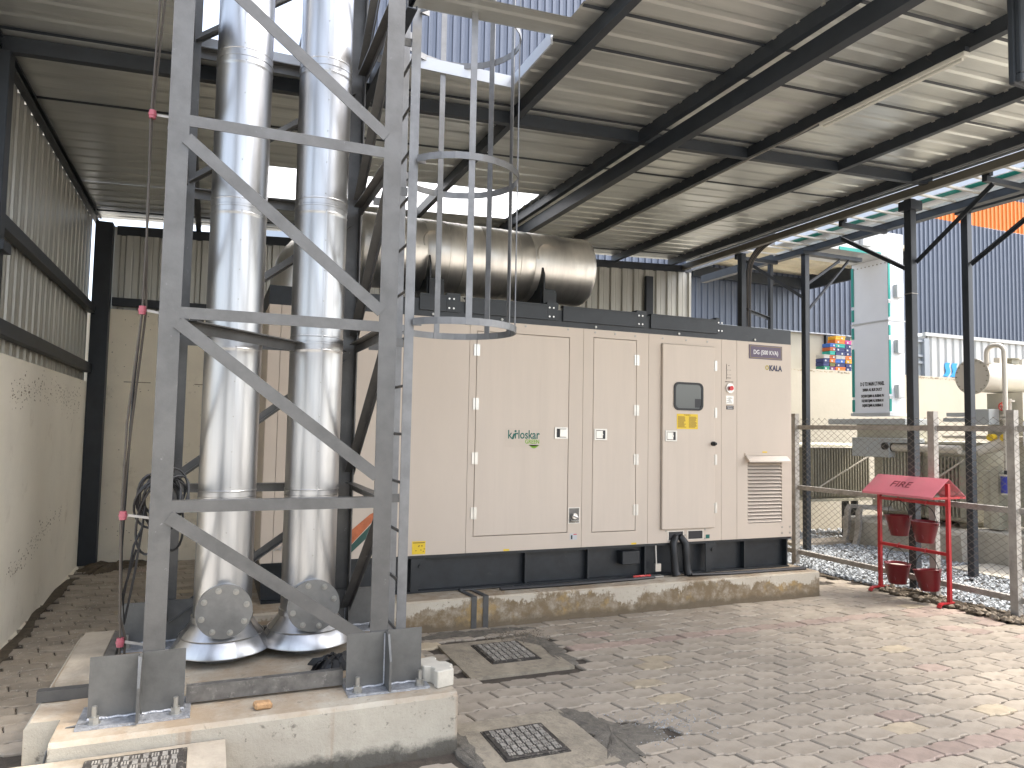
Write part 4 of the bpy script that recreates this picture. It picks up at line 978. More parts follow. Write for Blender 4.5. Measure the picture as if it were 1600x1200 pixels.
mb.tube([(-.325, 3.84, 2.1), (-.345, 3.85, 1.75), (-.36, 3.85, 1.0), (-.345, 3.85, .75), (-.31, 3.85, 1.02), (-.28, 3.86, 1.1)], .006, 6)
tag(mb.build('cable_coil', 'cable', smooth=True), 'coil of black cable hung behind the left tower leg', 'cable coil')
tag(MB().tube([(-.42, 3.66, .30), (-.52, 3.68, .28), (-.585, 3.66, .20), (-.60, 3.62, .10), (-.68, 3.60, .02)], .005, 6).build('earth_wire', 'oldmetal'), 'thin wire running off the left corner of the tower plinth', 'wire')
# ---------------------------------------------------------------- manholes
def manhole(x0, x1, y0, y1, z, lx0, lx1, ly0, ly1, label, nx=7, ny=8, m='manrim', rim=.012, depth=.06):
    t_ = thing('manhole', ((x0+x1)/2, (y0+y1)/2, 0), label, 'manhole')
    mb = MB(); zt = z
    for a, b in (((x0, y0), (x1, ly0)), ((x0, ly1), (x1, y1)), ((x0, ly0), (lx0, ly1)), ((lx1, ly0), (x1, ly1))):
        mb.box((*a, z-depth), (*b, zt))
    mb.build('surround', m, t_)
    B('frame', (lx0+.0015, ly0+.0015, z-.04), (lx1-.0015, ly1-.0015, z+.004), 'castiron', t_)
    lid = B('lid', (lx0+.012, ly0+.012, z+.0042), (lx1-.012, ly1-.012, z+.010), 'castiron', t_, bevel=.002)
    mb = MB(); dx, dy = (lx1-lx0-.06)/nx, (ly1-ly0-.06)/ny
    for i in range(nx):
        for j in range(ny):
            ax, ay = lx0+.03+i*dx, ly0+.03+j*dy
            if (i+j) % 2:
                for q in range(3): mb.box((ax+.008, ay+dy*(.1+.3*q), z+.0102), (ax+dx-.008, ay+dy*(.1+.3*q)+dy*.18, z+.0145))
            else:
                for q in range(3): mb.box((ax+dx*(.1+.3*q), ay+.008, z+.0102), (ax+dx*(.1+.3*q)+dx*.18, ay+dy-.008, z+.0145))
    tag(mb.build('tread', 'lidrib', lid), kind='stuff')
    return t_
manhole(1.60, 2.34, 4.45, 5.20, .006, 1.825, 2.195, 4.662, 5.108, 'small square manhole near the generator plinth, set among the pavers')
manhole(1.26, 1.90, 3.12, 3.80, .008, 1.368, 1.720, 3.29, 3.655, 'square manhole with a gritty lid near the tower plinth corner')
ch = manhole(-.86, .115, 2.75, 3.50, .215, -.42, -.035, 3.08, 3.46, 'raised drain chamber with a patterned cast lid below the tower plinth', 9, 7, 'conc', depth=.26)
# ================================================================ FENCE
fe = thing('chain_link_fence', (6.66, 5.6, 0), 'chain link fence with grey angle posts and rails in front of the transformers', 'fence')
FX = 6.66
def fpost(y, z1=1.85):
    MB().prism([(FX-.03, y-.035), (FX+.035, y-.035), (FX+.035, y-.029), (FX-.024, y-.029), (FX-.024, y+.035), (FX-.03, y+.035)], 'z', -.05, z1).build('fence_post', 'galv', fe)
for y in (6.93, 5.62-.54, 4.30, 2.6): fpost(y)
fpost(8.6)
for y0, y1 in ((2.64, 4.26), (4.34, 5.04), (5.12, 6.89), (6.97, 8.56)):
    for z in (.165, .945, 1.68):
        MB().angle((FX+.006, y0, z+.028), (FX+.006, y1, z+.028), .052, .005).build('fence_rail', 'galv', fe)
def net(y0, y1, z0=.05, z1=1.79, p=.092, sl=.72):
    mb = MB(); r = .0021; h = (z1-z0)/sl; x = FX-.034
    k = -int(h/p)-1
    while y0+k*p < y1+h:
        for s in (1, -1):
            # line through (ya, z0) slope s
            ya = y0+k*p
            if s == 1: pa, pb = (ya, z0), (ya+h, z1)
            else: pa, pb = (ya+h, z0), (ya, z1)
            (a0, b0), (a1, b1) = sorted((pa, pb))
            sl_ = (b1-b0)/(a1-a0)
            c0, c1 = max(a0, y0), min(a1, y1)
            if c1-c0 > .02:
                q0, q1 = b0+sl_*(c0-a0), b0+sl_*(c1-a0); m_ = max(2, int((c1-c0)/.17)+1)
                mb.tube([(x+s*.0016+.006*math.sin(9*c+3*k), c0+(c1-c0)*i/m_ if True else 0, q0+(q1-q0)*i/m_) for i in range(m_+1) for c in [c0+(c1-c0)*i/m_]], r, 3)
        k += 1
    # knuckled top
    return tag(mb.build('chain_link', 'wire', fe), kind='stuff')
net(6.97, 8.56); net(5.12, 6.89); net(4.34, 5.04); net(2.64, 4.26)
# ================================================================ FIRE BUCKETS
bs = thing('fire_bucket_stand', (6.49, 5.16, 0), 'red steel fire bucket stand with a small pitched roof lettered FIRE', 'bucket stand')
BX, BY0, BY1 = 6.47, 4.79, 5.55
for y in (BY0, BY1):
    MB().box((BX-.016, y-.016, .03), (BX+.016, y+.016, 1.0 if y == BY1 else 1.155)).build('leg', 'redpaint', bs)
    MB().flat([(BX-.15, y, .008), (BX-.13, y, .035), (BX-.1, y, .045), (BX+.1, y, .045), (BX+.13, y, .035), (BX+.15, y, .008)], .012, .04, (0, 1, 0)).build('foot', 'redpaint', bs)
for z in (.955, .490): MB().box((BX-.012, BY0+.017, z-.015), (BX+.012, BY1-.017, z+.015)).build('cross_rail', 'redpaint', bs)
rz, ez, hw = 1.20, 1.03, .23
for s in (-1, 1):
    MB().prism([(BX, rz), (BX+s*hw, ez), (BX+s*hw, ez-.022), (BX+s*(hw-.003), ez-.022), (BX+s*(hw-.003), ez-.003), (BX, rz-.003)], 'y', BY0-.015, BY1+.012).build('roof_panel', 'redroof', bs)
MB().box((BX-hw+.01, BY0-.013, ez-.02), (BX+hw-.01, BY0-.005, ez)).build('roof_tie', 'redpaint', bs)
def roof_text(body, size, yc, m):
    cu = bpy.data.curves.new('t', 'FONT'); cu.body = body; cu.size = size; cu.align_x = 'CENTER'; cu.extrude = .0006; cu.resolution_u = 3
    to = bpy.data.objects.new('tmp', cu); COL.objects.link(to); me = bpy.data.meshes.new_from_object(to); bpy.data.objects.remove(to); bpy.data.curves.remove(cu)
    me.materials.clear(); me.materials.append(K[m]); me.name = 'lettering'
    ux = Vector((0, -1, 0)); n_ = Vector((-(rz-ez), 0, hw)).normalized(); uy = ux.cross(n_)*-1
    if uy.z < 0: uy = -uy
    c0 = Vector((BX-hw*.62, yc, rz-(rz-ez)*.62))+n_*.0022
    for v in me.vertices: v.co = c0+ux*v.co.x+uy*v.co.y+n_*v.co.z-wloc(bs)
    o = bpy.data.objects.new('lettering', me); COL.objects.link(o); o.parent = bs
roof_text('FIRE', .125, 5.20, 'redprint')
def bucket(y, zt, tilt, label, x=BX-.035, rot=0):
    b = thing('fire_bucket', (x, y, zt), label, 'bucket', 'red fire buckets on the stand')
    o = MB().lathe([(0, zt-.195), (.075, zt-.195), (.076, zt-.2), (.08, zt-.195), (.122, zt-.006), (.127, zt), (.124, zt+.004), (.119, zt), (.113, zt-.04)], (x, y, 0), 36).build('pail', 'bucket', b, smooth=True, ang=50)
    MB().lathe([(.1155, zt-.03), (.08, zt-.016), (0, zt-.012)], (x, y, 0), 24).build('sand_fill', 'sandin', b, smooth=True)
    pts = [(x, y+.122*math.cos(a), zt-.012+.165*math.sin(a)) for a in [math.pi*i/16 for i in range(17)]]
    MB().tube(pts, .0038, 6).build('handle', 'rubber', b)
    for s in (-1, 1): MB().cyl((x, y+s*.117, zt-.012), (x, y+s*.132, zt-.012), .014, n=10).build('ear', 'bucket', b)
    hk = MB().tube([(x+.035, y, zt+.20), (x+.01, y, zt+.185), (x-.002, y, zt+.158), (x+.012, y, zt+.15)], .005, 6).build('hook', 'redpaint', b)
    q = MB().tube([(x-.088+.0, y+.05*math.cos(a), zt-.155+.05*math.sin(a)) for a in [math.pi*i/10 for i in range(11)]], .003, 5).build('grip', 'bucket', b)
    b.rotation_euler = (tilt, 0, rot)
    return b
bucket(5.30, .80, -.05, 'upper left red fire bucket, tilted under the first hook')
bucket(5.005, .775, .02, 'upper right red fire bucket beside the front post of the stand')
bucket(5.32, .322, .0, 'lower left red fire bucket filled with pale sand')
bucket(4.99, .318, -.14, 'lower right red fire bucket, tipped towards the front post')
# ================================================================ CABLE GANTRY
ga = thing('cable_gantry', (7.7, 6.5, 0), 'dark steel gantry beam on posts beside the shed eave carrying the cable ladder', 'gantry')
GXB = 7.70
MB().prism([(GXB-.05+a, 4.155+b) for a, b in [(0,0),(.10,0),(.10,.008),(.008,.008),(.008,.112),(.10,.112),(.10,.12),(0,.12)]], 'y', 2.4, 10.1).build('beam', 'navy', ga)
for (x0, y0, x1, y1, z0, z1) in ((7.535, 7.63, 7.615, 7.71, -.05, 4.10), (7.67, 8.46, 7.73, 8.52, -.05, 4.15), (7.97, 5.60, 8.05, 5.68, -.05, 4.2)):
    o = B('post', (x0, y0, z0), (x1, y1, z1), 'navy', ga, bevel=.004)
    B('base_plate', (x0-.06, y0-.06, .0), (x1+.06, y1+.06, .02), 'navy', o)
B('cap_beam', (7.50, 7.62, 4.101), (8.6, 7.72, 4.154), 'navy', ga)
MB().prism([(8.0-.03, 4.2), (8.0+.07, 4.2), (8.0+.07, 4.30), (8.0-.03, 4.30)], 'y', 2.4, 5.75).build('beam', 'navy', ga)
for p0, p1_ in (((7.615, 7.67, 3.72), (8.2, 7.67, 4.10)), ((7.615, 7.66, 3.36), (8.35, 7.66, 4.10)), ((7.535, 7.67, 3.52), (7.0, 8.2, 4.08)), ((8.02, 5.60, 3.6), (8.02, 4.6, 4.2)), ((6.90, 8.1, 3.35), (7.66, 8.5, 3.34))):
    MB().angle(p0, p1_, .042, .006).build('knee_brace', 'navy', ga)
for y in (8.3, 6.42, 4.66): MB().box((6.895, y-.025, 4.10), (7.649, y+.025, 4.15)).build('arm', 'navy', ga); MB().box((6.90, y-.05, 4.151), (6.95, y+.03, 4.235)).build('stop', 'navy', ga)
cl = thing('cable_ladder', (7.2, 5.5, 4.16), 'galvanised cable ladder running along the shed eave', 'cable ladder')
for x in (6.955, 7.635): MB().box((x, 2.5, 4.236), (x+.006, 8.35, 4.27)).build('side_rail', 'ladder', cl)
for i in range(19):
    y = 2.7+i*.31; MB().box((6.962, y, 4.238), (7.634, y+.03, 4.258)).build('rung', 'ladder', cl)
rg = random.Random(2)
for k in range(4):
    x = 7.0+.035*k
    pts = [(x, 2.5, 4.272), (x+.01, 4.5, 4.272), (x, 6.5, 4.272), (x, 7.75, 4.27), (x-.01, 7.98, 4.2), (6.93+.022*k, 8.10, 4.0), (6.925+.024*k, 8.12, 3.6), (6.93+.024*k+.02*math.sin(k), 8.12, 3.0), (6.93+.024*k, 8.12, 1.2), (6.93+.03*k, 8.12, .05)]
    sm = []
    for a, b in zip(pts, pts[1:]):
        for i in range(4): sm.append(Vector(a).lerp(Vector(b), i/4))
    sm.append(Vector(pts[-1]))
    for _ in range(2): sm = [sm[0]]+[(sm[i-1]+sm[i]*2+sm[i+1])/4 for i in range(1, len(sm)-1)]+[sm[-1]]
    o = MB().tube(sm, .0125, 8).build('power_cable', 'cablebrown' if k % 2 else 'cable', smooth=True)
    tag(o, ['leftmost','second from the left','third from the left','rightmost'][k]+' of the dark power cables running down the back eave post', 'cable', 'cables down the back eave post')
# ================================================================ BUS DUCT
bd = thing('bus_duct', (9.15, 7.85, 1.9), 'tall white bus duct with teal edge strips rising from the transformer', 'bus duct')
DX0, DX1, DY0, DY1 = 9.0, 9.32, 7.53, 8.175
MB().box((DX0, DY0, 1.90), (DX1, DY1, 3.262)).build('lower_section', 'duct', bd, bevel=.004)
MB().box((DX0+.002, DY0+.002, 3.283), (DX1-.002, DY1-.002, 4.20)).build('upper_section', 'duct', bd, bevel=.004)
MB().box((DX0-.012, DY0-.012, 3.2625), (DX1+.012, DY1+.012, 3.2825)).build('joint_flange', 'white', bd)
MB().box((DX0-.02, DY0-.02, 1.885), (DX1+.02, DY1+.02, 1.93)).build('joint_flange', 'white', bd)
MB().box((7.902, DY0, 4.2005), (DX1, DY1, 4.56)).build('elbow_section', 'white', bd, bevel=.004)
MB().box((7.50, 2.4, 4.34), (7.90, DY1, 4.60)).build('eave_section', 'duct', bd, bevel=.004)
for z0, z1 in ((1.96, 2.10), (2.13, 3.25), (3.30, 4.12)):
    pass
for (z0, z1) in ((1.95, 2.13), (2.20, 2.98), (3.05, 3.20), (3.32, 3.52), (3.58, 4.16)):
    MB().box((DX0-.004, DY0-.010, z0), (DX0+.035, DY0-.0005, z1)).build('edge_strip', 'teal', bd)
for (z0, z1) in ((1.95, 2.13), (2.17, 2.9), (3.05, 3.22), (3.32, 3.5), (3.55, 4.14)):
    MB().box((DX0-.010, DY1-.04, z0), (DX0-.0005, DY1+.003, z1)).build('edge_strip', 'teal', bd)
MB().box((8.06, DY0-.010, 4.200), (8.86, DY0-.0005, 4.245)).build('edge_strip', 'teal', bd)
for a, b in ((2.5, 3.9), (4.0, 5.3), (5.4, 5.95), (6.05, 6.6), (6.7, 7.3), (7.4, 7.9)):
    MB().box((7.52, a, 4.330), (7.62, b, 4.3395)).build('edge_strip', 'teal', bd)
for z in (2.16, 3.02, 3.55, 4.18): MB().box((DX0-.012, DY0-.014, z-.03), (DX0+.05, DY0-.0005, z+.01)).build('clamp', 'white', bd)
for z in (2.14, 2.79, 3.6): MB().prism([(DX0+.10, z), (DX0+.24, z), (DX0+.24, z+.20), (DX0+.10, z+.20)], 'y', DY0-.07, DY0-.0005).build('plug_box', 'white', bd, bevel=.008)
MB().box((8.45, DY0-.06, 4.29), (8.62, DY0-.0005, 4.5)).build('plug_box', 'white', bd, bevel=.008)
mb = MB()
for i in range(9): mb.cyl((DX0-.006, DY0+.04+.07*i, 4.12), (DX0-.001, DY0+.04+.07*i, 4.12), .011, n=6)
tag(mb.build('flange_bolts', 'bolt', bd), kind='stuff')
yc = (DY0+DY1)/2-.03
for body, z, sz, wd in (('D G TO MAIN LT PANEL', 2.335, .075, .42), ('2000A AL BUS DUCT', 2.255, .055, .34), ('1X(150X12)MM AL BUSBAR PH', 2.165, .05, .40), ('1X(150X12)MM AL BUSBAR N', 2.095, .05, .38), ('1X(50X12)MM AL BUSBAR E', 2.025, .05, .36)):
    text(body, sz, (DX0-.0015, yc, z), '-x', 'print_black', bd, width=wd, bold=.003)
# ================================================================ TRANSFORMERS
tpl = MB().prism([(8.74, -.05), (8.70, .36), (8.72, .40), (12.5, .40), (12.5, -.05)], 'y', 6.28, 8.12).build('transformer_plinth', 'conclight')
tag(tpl, 'weathered concrete plinth under the left transformer behind the fence', 'plinth')
tpl2 = MB().prism([(9.02, -.05), (8.98, .42), (9.0, .44), (12.5, .44), (12.5, -.05)], 'y', 2.5, 6.275).build('transformer_plinth', 'conclight')
tag(tpl2, 'stained concrete plinth under the right transformer behind the fence', 'plinth')
B('kerb', (7.6, 7.9, -.05), (8.72, 8.25, .07), 'conc').update_tag()
tag(bpy.data.objects['kerb'], 'low concrete kerb in the gravel left of the transformer plinth', 'kerb')
B('kerb', (8.2, 4.2, -.05), (8.98, 6.1, .05), 'conclight')
tag(bpy.data.objects['kerb.001'], 'pale concrete apron in the gravel before the right transformer plinth', 'kerb')
for k, y in enumerate((7.98, 7.78)):
    o = MB().flat([(8.56, y, -.02), (8.62, y, .12), (8.655, y, .30), (8.66, y, .50), (8.70, y, .56), (9.1, y-.3, .56)], .05, .075, (0, 1, 0)).build('cable_trough', 'galv', smooth=True)
    tag(o, ('left galvanised cable trough bent over the transformer plinth', 'right galvanised cable trough bent over the transformer plinth')[k], 'cable trough', 'cable troughs')
tx = thing('transformer', (9.6, 7.4, .4), 'grey green oil transformer with finned radiators, left one behind the fence', 'transformer')
MB().box((9.22, 6.55, .47), (10.8, 8.0, 1.50)).build('tank', 'tx', tx, bevel=.01)
MB().box((9.16, 6.49, 1.5005), (10.86, 8.06, 1.53)).build('tank_lid', 'tx', tx)
MB().box((9.3, 6.6, .40), (10.7, 6.72, .4695)).box((9.3, 7.8, .40), (10.7, 7.92, .4695)).build('skid', 'txdark', tx)
# radiator banks
def fins_y(x0, x1, y0, y1, z0, z1, pitch, name='radiator'):      # fins side by side along x, facing -y
    r_ = MB().cyl((x0-.03, y1-.05, z1+.035), (x1+.03, y1-.05, z1+.035), .05, n=16).build(name, 'tx', tx, smooth=True); MB().cyl((x0-.03, y1-.05, z0-.02), (x1+.03, y1-.05, z0-.02), .04, n=12).build('lower_header', 'tx', r_, smooth=True)
    n = int((x1-x0)/pitch)
    for i in range(n):
        x = x0+(i+.5)*pitch
        MB().prism([(y0+.012, z0), (y0, z0+.03), (y0, z1-.03), (y0+.012, z1), (y1, z1), (y1, z0)], 'x', x-.011, x+.011).build('fin', 'txdark', r_)
def fins_x(y0, y1, x0, x1, z0, z1, pitch, m='txdark'):      # fins side by side along y, facing -x
    r_ = MB().cyl((x1-.05, y0-.03, z1+.035), (x1-.05, y1+.03, z1+.035), .05, n=16).build('radiator', 'tx', tx, smooth=True); MB().cyl((x1-.05, y0-.03, z0-.02), (x1-.05, y1+.03, z0-.02), .04, n=12).build('lower_header', 'tx', r_, smooth=True)
    n = int((y1-y0)/pitch)
    for i in range(n):
        y = y0+(i+.5)*pitch
        MB().prism([(x0+.012, z0), (x0, z0+.03), (x0, z1-.03), (x0+.012, z1), (x1, z1), (x1, z0)], 'y', y-.010, y+.010).build('fin', m, r_)
fins_y(8.62, 9.86, 8.62, 8.95, .62, 1.385, .056)
MB().box((8.58, 8.60, 1.388), (9.88, 8.97, 1.40)).build('radiator_rail', 'txlight', tx)
MB().box((8.60, 8.60, .56), (9.88, 8.98, .60)).build('radiator_base', 'tx', tx)
for x in (9.42, 9.62): MB().box((x, 8.7, -.02), (x+.05, 8.8, .56)).build('radiator_post', 'navy', tx)
fins_x(6.48, 7.05, 9.02, 9.20, .55, 1.335, .052)
fins_x(7.17, 7.74, 9.00, 9.20, .56, 1.40, .052, 'tx')
MB().cyl((8.95, 6.45, 1.435), (8.95, 7.43, 1.435), .055, n=20).build('header_pipe', 'txlight', tx, smooth=True)
MB().cyl((8.95, 7.4305, 1.435), (8.95, 7.447, 1.435), .06, n=20).build('header_cap', 'rubber', tx, smooth=True)
MB().cyl((8.8795, 7.50, 1.45), (8.84, 7.50, 1.45), .05, n=20).build('gauge', 'rubber', tx, smooth=True)
MB().box((8.92, 7.22, 1.758), (9.6, 8.58, 1.842)).build('duct_box', 'txgrey', tx, bevel=.004)
MB().box((9.0, 7.25, 1.531), (9.55, 8.10, 1.757)).build('duct_neck', 'tx', tx)
cb_ = MB().box((8.88, 7.45, 1.29), (9.19, 8.09, 1.5)).box((8.88, 7.10, 1.5005), (9.15, 8.09, 1.565)).build('cable_box', 'txgrey', tx, bevel=.004)
mb = MB()
for i in range(12): mb.cyl((8.872, 7.14+i*.082, 1.545), (8.8795, 7.14+i*.082, 1.545), .011, n=6)
tag(mb.build('box_bolts', 'bolt', tx), kind='stuff')
MB().tube([(8.873, 7.80, 1.42), (8.86, 7.80, 1.40), (8.86, 7.80, 1.36), (8.873, 7.80, 1.34)], .006, 6).build('box_handle', 'txgrey', tx)
for za in (.55, .75): MB().box((9.18, 7.72, za), (9.22, 8.0, za+.1)).build('lug', 'tx', tx)
# small brace bars across the radiators
MB().bar((8.55, 8.55, .72), (9.75, 8.50, 1.30), .012, .02).build('brace_bar', 'txlight', tx)
MB().bar((8.98, 6.95, .95), (8.98, 6.42, 1.30), .012, .02).build('brace_bar', 'txlight', tx)
# second transformer with conservator
t2 = thing('transformer', (9.8, 5.3, .44), 'beige grey transformer with a conservator tank, right one behind the fence', 'transformer')
tx = t2
MB().box((9.35, 4.6, .50), (11.2, 6.0, 1.55)).build('tank', 'tx', t2, bevel=.01)
MB().box((9.29, 4.54, 1.5505), (11.26, 6.06, 1.58)).build('tank_lid', 'txlight', t2)
MB().box((9.5, 4.7, .44), (11, 4.8, .4995)).box((9.5, 5.8, .44), (11, 5.9, .4995)).build('skid', 'txdark', t2)
MB().box((9.05, 6.03, .46), (9.13, 6.13, 1.25)).build('stand', 'tx', t2); MB().box((9.10, 6.06, .46), (9.34, 6.26, 1.18)).build('marshalling_box', 'tx', t2, bevel=.006)
fins_x(4.5, 5.55, 9.06, 9.33, .66, 1.25, .06)
cxo, cyo, czo, crr = 8.99, 6.28, 2.375, .225
cn = MB().lathe([(0, cxo), (crr, cxo), (crr, cxo+.02), (crr-.028, cxo+.021), (crr-.028, 11.4), (0, 11.4)], (0, cyo, czo), 48, 'x').build('conservator', 'txlight', t2, smooth=True, ang=40)
MB().lathe([(0, cxo-.022), (crr+.004, cxo-.022), (crr+.004, cxo-.001), (0, cxo-.001)], (0, cyo, czo), 48, 'x').build('end_plate', 'txlight', cn, smooth=True, ang=40)
mb = MB()
for i in range(20):
    a = 2*math.pi*i/20; mb.cyl((cxo-.034, cyo+math.cos(a)*.205, czo+math.sin(a)*.205), (cxo-.0225, cyo+math.cos(a)*.205, czo+math.sin(a)*.205), .009, n=6)
tag(mb.build('end_bolts', 'txdark', cn), kind='stuff')
MB().cyl((cxo-.04, cyo+.02, czo-.01), (cxo-.0225, cyo+.02, czo-.01), .055, n=20).build('oil_gauge', 'txdark', cn, smooth=True)
MB().box((10.0, cyo-.228, czo-.06), (10.2, cyo-.205, czo+.07)).build('name_plate', 'white', cn)
text('S1', .05, (10.08, cyo-.2295, czo-.0), '-y', 'print_black', cn)
for x in (9.45, 9.9): MB().box((x, cyo-.04, czo+crr-.03), (x+.05, cyo+.04, czo+crr+.04)).build('lifting_eye', 'txlight', cn)
MB().box((9.66, cyo-.06, czo+crr-.03), (9.80, cyo+.06, czo+crr+.03)).cyl((9.73, cyo, czo+crr+.031), (9.73, cyo, czo+crr+.045), .1, n=16).build('filler', 'txdark', cn)
MB().box((9.35, 6.0-.1, 1.581), (9.9, 6.35, 2.17)).build('conservator_support', 'tx', t2)
mb = MB().tube([(9.02, 6.12, 2.45), (9.02, 6.12, 2.66)]+[(9.02, 6.12-.09+.09*math.cos(a), 2.66+.09*math.sin(a)) for a in [R(90*i/5) for i in range(1, 6)]]+[(9.02, 5.99-.0+.0, 2.75)]+[(9.02, 5.99-.09*math.sin(R(90*i/5)), 2.66+.09*math.cos(R(90*i/5))) for i in range(1, 6)]+[(9.02, 5.90, 2.2), (9.02, 5.90, 1.2)], .028, 12)
pp = mb.build('breather_pipe', 'txlight', t2, smooth=True)
for z in (2.52, 1.82, 1.86): MB().cyl((9.02, 5.90 if z < 2 else 6.12, z), (9.02, 5.90 if z < 2 else 6.12, z+.022), .062, n=16).build('pipe_flange', 'txlight', pp)
br = MB().cyl((9.02, 5.90, .925), (9.02, 5.90, 1.13), .068, n=24).build('breather', 'blue', t2, smooth=True)
MB().cyl((9.02, 5.90, 1.1305), (9.02, 5.90, 1.15), .078, n=24).cyl((9.02, 5.90, .905), (9.02, 5.90, .9245), .072, n=24).build('breather_cap', 'txlight', br); MB().cyl((9.02, 5.90, 1.15), (9.02, 5.90, 1.20), .03, n=12).build('breather_neck', 'navy', br)
def valve(x, y, z, r=.05):
    v_ = MB().cyl((x+.05, y, z), (x-.04, y, z), .012, n=8).cyl((x+.08, y, z-.08), (x+.08, y, z+.1), .028, n=12).cyl((x+.08, y, z-.085), (x+.08, y, z-.06), .06, n=14).cyl((x+.08, y, z+.06), (x+.08, y, z+.085), .06, n=14).build('valve', 'txlight', t2, smooth=True)
    q = MB().tube([(x-.045, y+r*math.cos(a), z+r*math.sin(a)) for a in [2*math.pi*i/14 for i in range(15)]], .008, 6)
    for a in (0, 60, 120): q.bar((x-.045, y+r*math.cos(R(a)), z+r*math.sin(R(a))), (x-.045, y-r*math.cos(R(a)), z-r*math.sin(R(a))), .008, .008)
    q.build('hand_wheel', 'redvalve', v_)
valve(9.2, 6.02, 1.99); valve(9.2, 5.62, 2.0, .06)
for z in (1.35, 1.45): MB().cyl((9.25, 5.3, z+.25), (9.25, 6.9, z+.25), .022, n=12).build('oil_pipe', 'txlight', t2, smooth=True)
for y in (6.17, 6.0): MB().cyl((9.2, y, 1.60), (9.12, y, 1.60), .045, n=18).build('relay_cap', 'yellow', t2, smooth=True)
MB().box((9.10, 6.16, 1.76), (9.3, 6.40, 1.96)).build('relay_box', 'txgrey', t2, bevel=.005)
MB().box((9.12, 6.38, 1.80), (9.3, 6.8, 1.85)).box((9.12, 6.44, 1.87), (9.3, 6.75, 1.92)).build('relay_tray', 'txgrey', t2)
MB().cyl((9.06, 6.3, 1.42), (9.3, 6.0, 1.56), .06, .09, n=16).build('bushing_pocket', 'txlight', t2, smooth=True)
MB().box((9.05, 5.45, 1.50), (9.3, 5.72, 1.80)).build('terminal_box', 'duct', t2, bevel=.006)
# ================================================================ WAREHOUSE
wh = thing('warehouse', (20, 26, 0), 'big warehouse clad in blue grey corrugated metal with an orange band', 'building')
WY = 20.0
B('base_wall', (2.55, WY+.10, -.1), (48, WY+.3, 5.45), 'wcream', wh)
B('side_wall', (2.55, WY+.301, -.1), (2.75, 45, 15.8), 'wclad', wh)
B('roof_slab', (2.5, WY+.05, 15.81), (48, 45, 16.0), 'wclad', wh)
x = 2.5
k = 0
while x < 40:
    x1 = x+1.5; prof = corr(x, x1+.02, .25, -.045, .0, True)
    n = len(prof)
    def sheet(z0, z1, m, zoff=0):
        MB().add([(a, WY+h+.0015*(k % 2), z0) for a, h in prof]+[(a, WY+h+.0015*(k % 2), z1) for a, h in prof], [(i, i+1, n+i+1, n+i) for i in range(n-1)]).build('cladding_sheet', m, wh)
    zb = 5.30 if x < 24.3 else 5.64 if x < 28 else 5.48
    sheet(zb, 10.345, 'wclad'); sheet(10.35, 11.745, 'worange'); sheet(11.75, 15.8, 'wclad')
    x = x1; k += 1
B('base_flashing', (2.5, WY-.03, 5.26), (24.3, WY+.02, 5.30), 'trimw', wh)
# canopy hung on the wall
cn_ = B('canopy_roof', (14.5, 15.6, 7.32), (19.7, WY-.05, 7.42), 'soffit', wh)
x = 15.6
prof = corr(15.6, WY-.06, .25, -.03); n = len(prof)
MB().add([(14.45+h, y, 7.02) for y, h in prof]+[(14.45+h, y, 7.5) for y, h in prof], [(i, i+1, n+i+1, n+i) for i in range(n-1)]).build('fascia_sheet', 'wclad', cn_)
MB().add([(19.75-h, y, 6.85) for y, h in prof]+[(19.75-h, y, 7.5) for y, h in prof], [(i, i+1, n+i+1, n+i) for i in range(n-1)]).build('fascia_sheet', 'navy', cn_)  # dark colour stands for the shaded inner side of this fascia
B('fascia_beam', (14.46, 15.6, 6.93), (14.56, WY-.1, 7.018), 'trimw', cn_)
B('fascia_beam', (19.6, 15.6, 6.80), (19.72, WY-.1, 7.30), 'navy', cn_)
for y in (16.6, 17.8, 19.0): B('rafter', (14.6, y, 7.18), (19.6, y+.1, 7.3195), 'soffit', cn_)
B('wall_beam', (14.6, WY-.30, 6.80), (19.59, WY-.12, 7.15), 'navy', cn_)
# black slab standing in for the unlit inside of the loading door; dock
B('door_shade', (20.72, WY-.02, 3.70), (21.9, WY+.099, 5.24), 'black', wh)
B('loading_dock', (18.9, 18.9, -.1), (23.5, WY+.09, 3.84), 'wcream', wh)
# crates
cols = {'navy': (.025, .035, .13), 'blue': (.03, .12, .42), 'orange': (.72, .17, .02), 'teal': (.02, .36, .28), 'yellow': (.80, .38, .02), 'pink': (.60, .06, .28), 'purple': (.17, .03, .14), 'olive': (.14, .14, .03), 'grey': (.45, .42, .37), 'green': (.02, .22, .14), 'rust': (.42, .10, .03)}
for c, v in cols.items(): K['crate_'+c] = mat('crate_'+c, v, .45, 0, .1, 5)
stacks_ = [(19.62, .29, 'first', ['green', 'navy', 'navy', 'grey']), (19.92, .26, 'second', ['purple', 'olive', 'orange', 'rust', 'teal', 'rust', 'blue']),
           (20.19, .46, 'third', ['orange', 'navy', 'blue', 'grey', 'navy', 'navy', 'teal', 'orange', 'yellow']), (20.66, .30, 'fourth', ['navy', 'navy', 'yellow', 'orange', 'navy', 'navy', 'navy', 'pink'])]
ORD = ['lowest', 'second from the bottom', 'third from the bottom', 'fourth from the bottom', 'fifth from the bottom', 'sixth from the bottom', 'seventh from the bottom', 'eighth from the bottom', 'topmost']
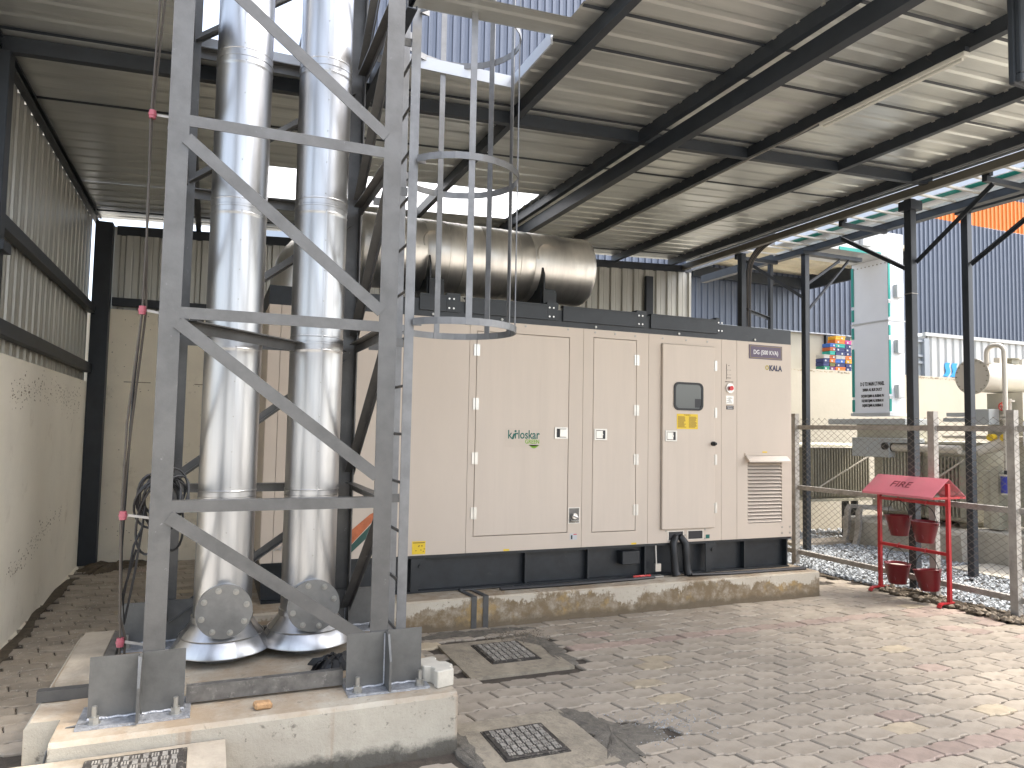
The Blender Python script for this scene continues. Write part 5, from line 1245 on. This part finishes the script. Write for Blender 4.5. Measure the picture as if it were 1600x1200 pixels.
for x0, wd, nm, lst in stacks_:
    hh = .137
    for i, c in enumerate(lst):
        z = 3.845+i*hh; y0 = 19.05+.02*random.random(); dx = random.uniform(-.01, .01)
        pos = 'topmost' if i == len(lst)-1 else ORD[i]
        cr_ = thing('plastic_crate', (x0+wd/2, 19.2, z), f'{c} plastic crate, {pos} in the {nm} stack by the dark dock door', 'crate', 'plastic crates on the dock')
        cr_['label'] = f'{c} plastic crate, {pos} of the {nm} stack by the dock'
        a, b = x0+dx+.005, x0+wd+dx-.005
        MB().box((a, y0, z+.004), (b, y0+.36, z+hh-.004)).build('body', 'crate_'+c, cr_, bevel=.01)
        MB().box((a-.004, y0-.012, z+hh-.035), (b+.004, y0-.0005, z+hh-.006)).build('rim', 'crate_'+c, cr_)
        if random.random() < .6 or nm in ('third', 'fourth'):
            q = random.choice((.2, .55)); MB().box((a+(b-a)*q, y0-.016, z+.03), (a+(b-a)*q+.07, y0-.0125, z+.09)).build('paper_tag', 'white', cr_)
# white container
ct = thing('shipping_container', (20, 14, 1.2), 'white corrugated shipping container with a blue logo behind the wall', 'container')
prof = corr(16.92, 29, .28, .04, 0, False); n = len(prof)
MB().add([(x, 13+h, 1.35) for x, h in prof]+[(x, 13+h, 4.17) for x, h in prof], [(i, i+1, n+i+1, n+i) for i in range(n-1)]).build('side_panel', 'cont', ct)
B('top_rail', (16.8, 12.96, 4.171), (29, 13.06, 4.26), 'cont', ct); B('bottom_rail', (16.8, 12.96, 1.2), (29, 13.06, 1.349), 'cont', ct)
B('core', (16.95, 13.06, 1.25), (29, 15.4, 4.2), 'cont', ct)
B('corner_post', (16.74, 12.95, 1.2), (16.918, 13.12, 4.10), 'contgrey', ct)
mb = MB()
for z in (1.6, 2.6, 3.0, 3.45, 3.62, 4.0): mb.box((16.20, 12.99, z), (16.739, 13.05, z+.06))
mb.box((16.14, 12.97, 1.2), (16.199, 13.07, 4.1)); mb.build('end_frame', 'contgrey', ct)
MB().box((16.2, 13.06, 1.2), (16.739, 13.10, 4.06)).build('end_door', 'txgrey', ct)
def wav(x0, w_):
    pts = []
    for i in range(9): t_ = i/8; pts.append((x0+.10*t_+.045*math.sin(t_*6.28-.5), 3.16+.36*t_))
    return pts+[(p[0]+w_, p[1]) for p in reversed(pts)]
for x0, w_ in ((17.48, .17), (17.74, .19), (18.05, .2)): MB().prism(wav(x0, w_), 'y', 12.985, 12.998).build('logo', 'logo', ct)
# ---------------------------------------------------------------- distant ground shade
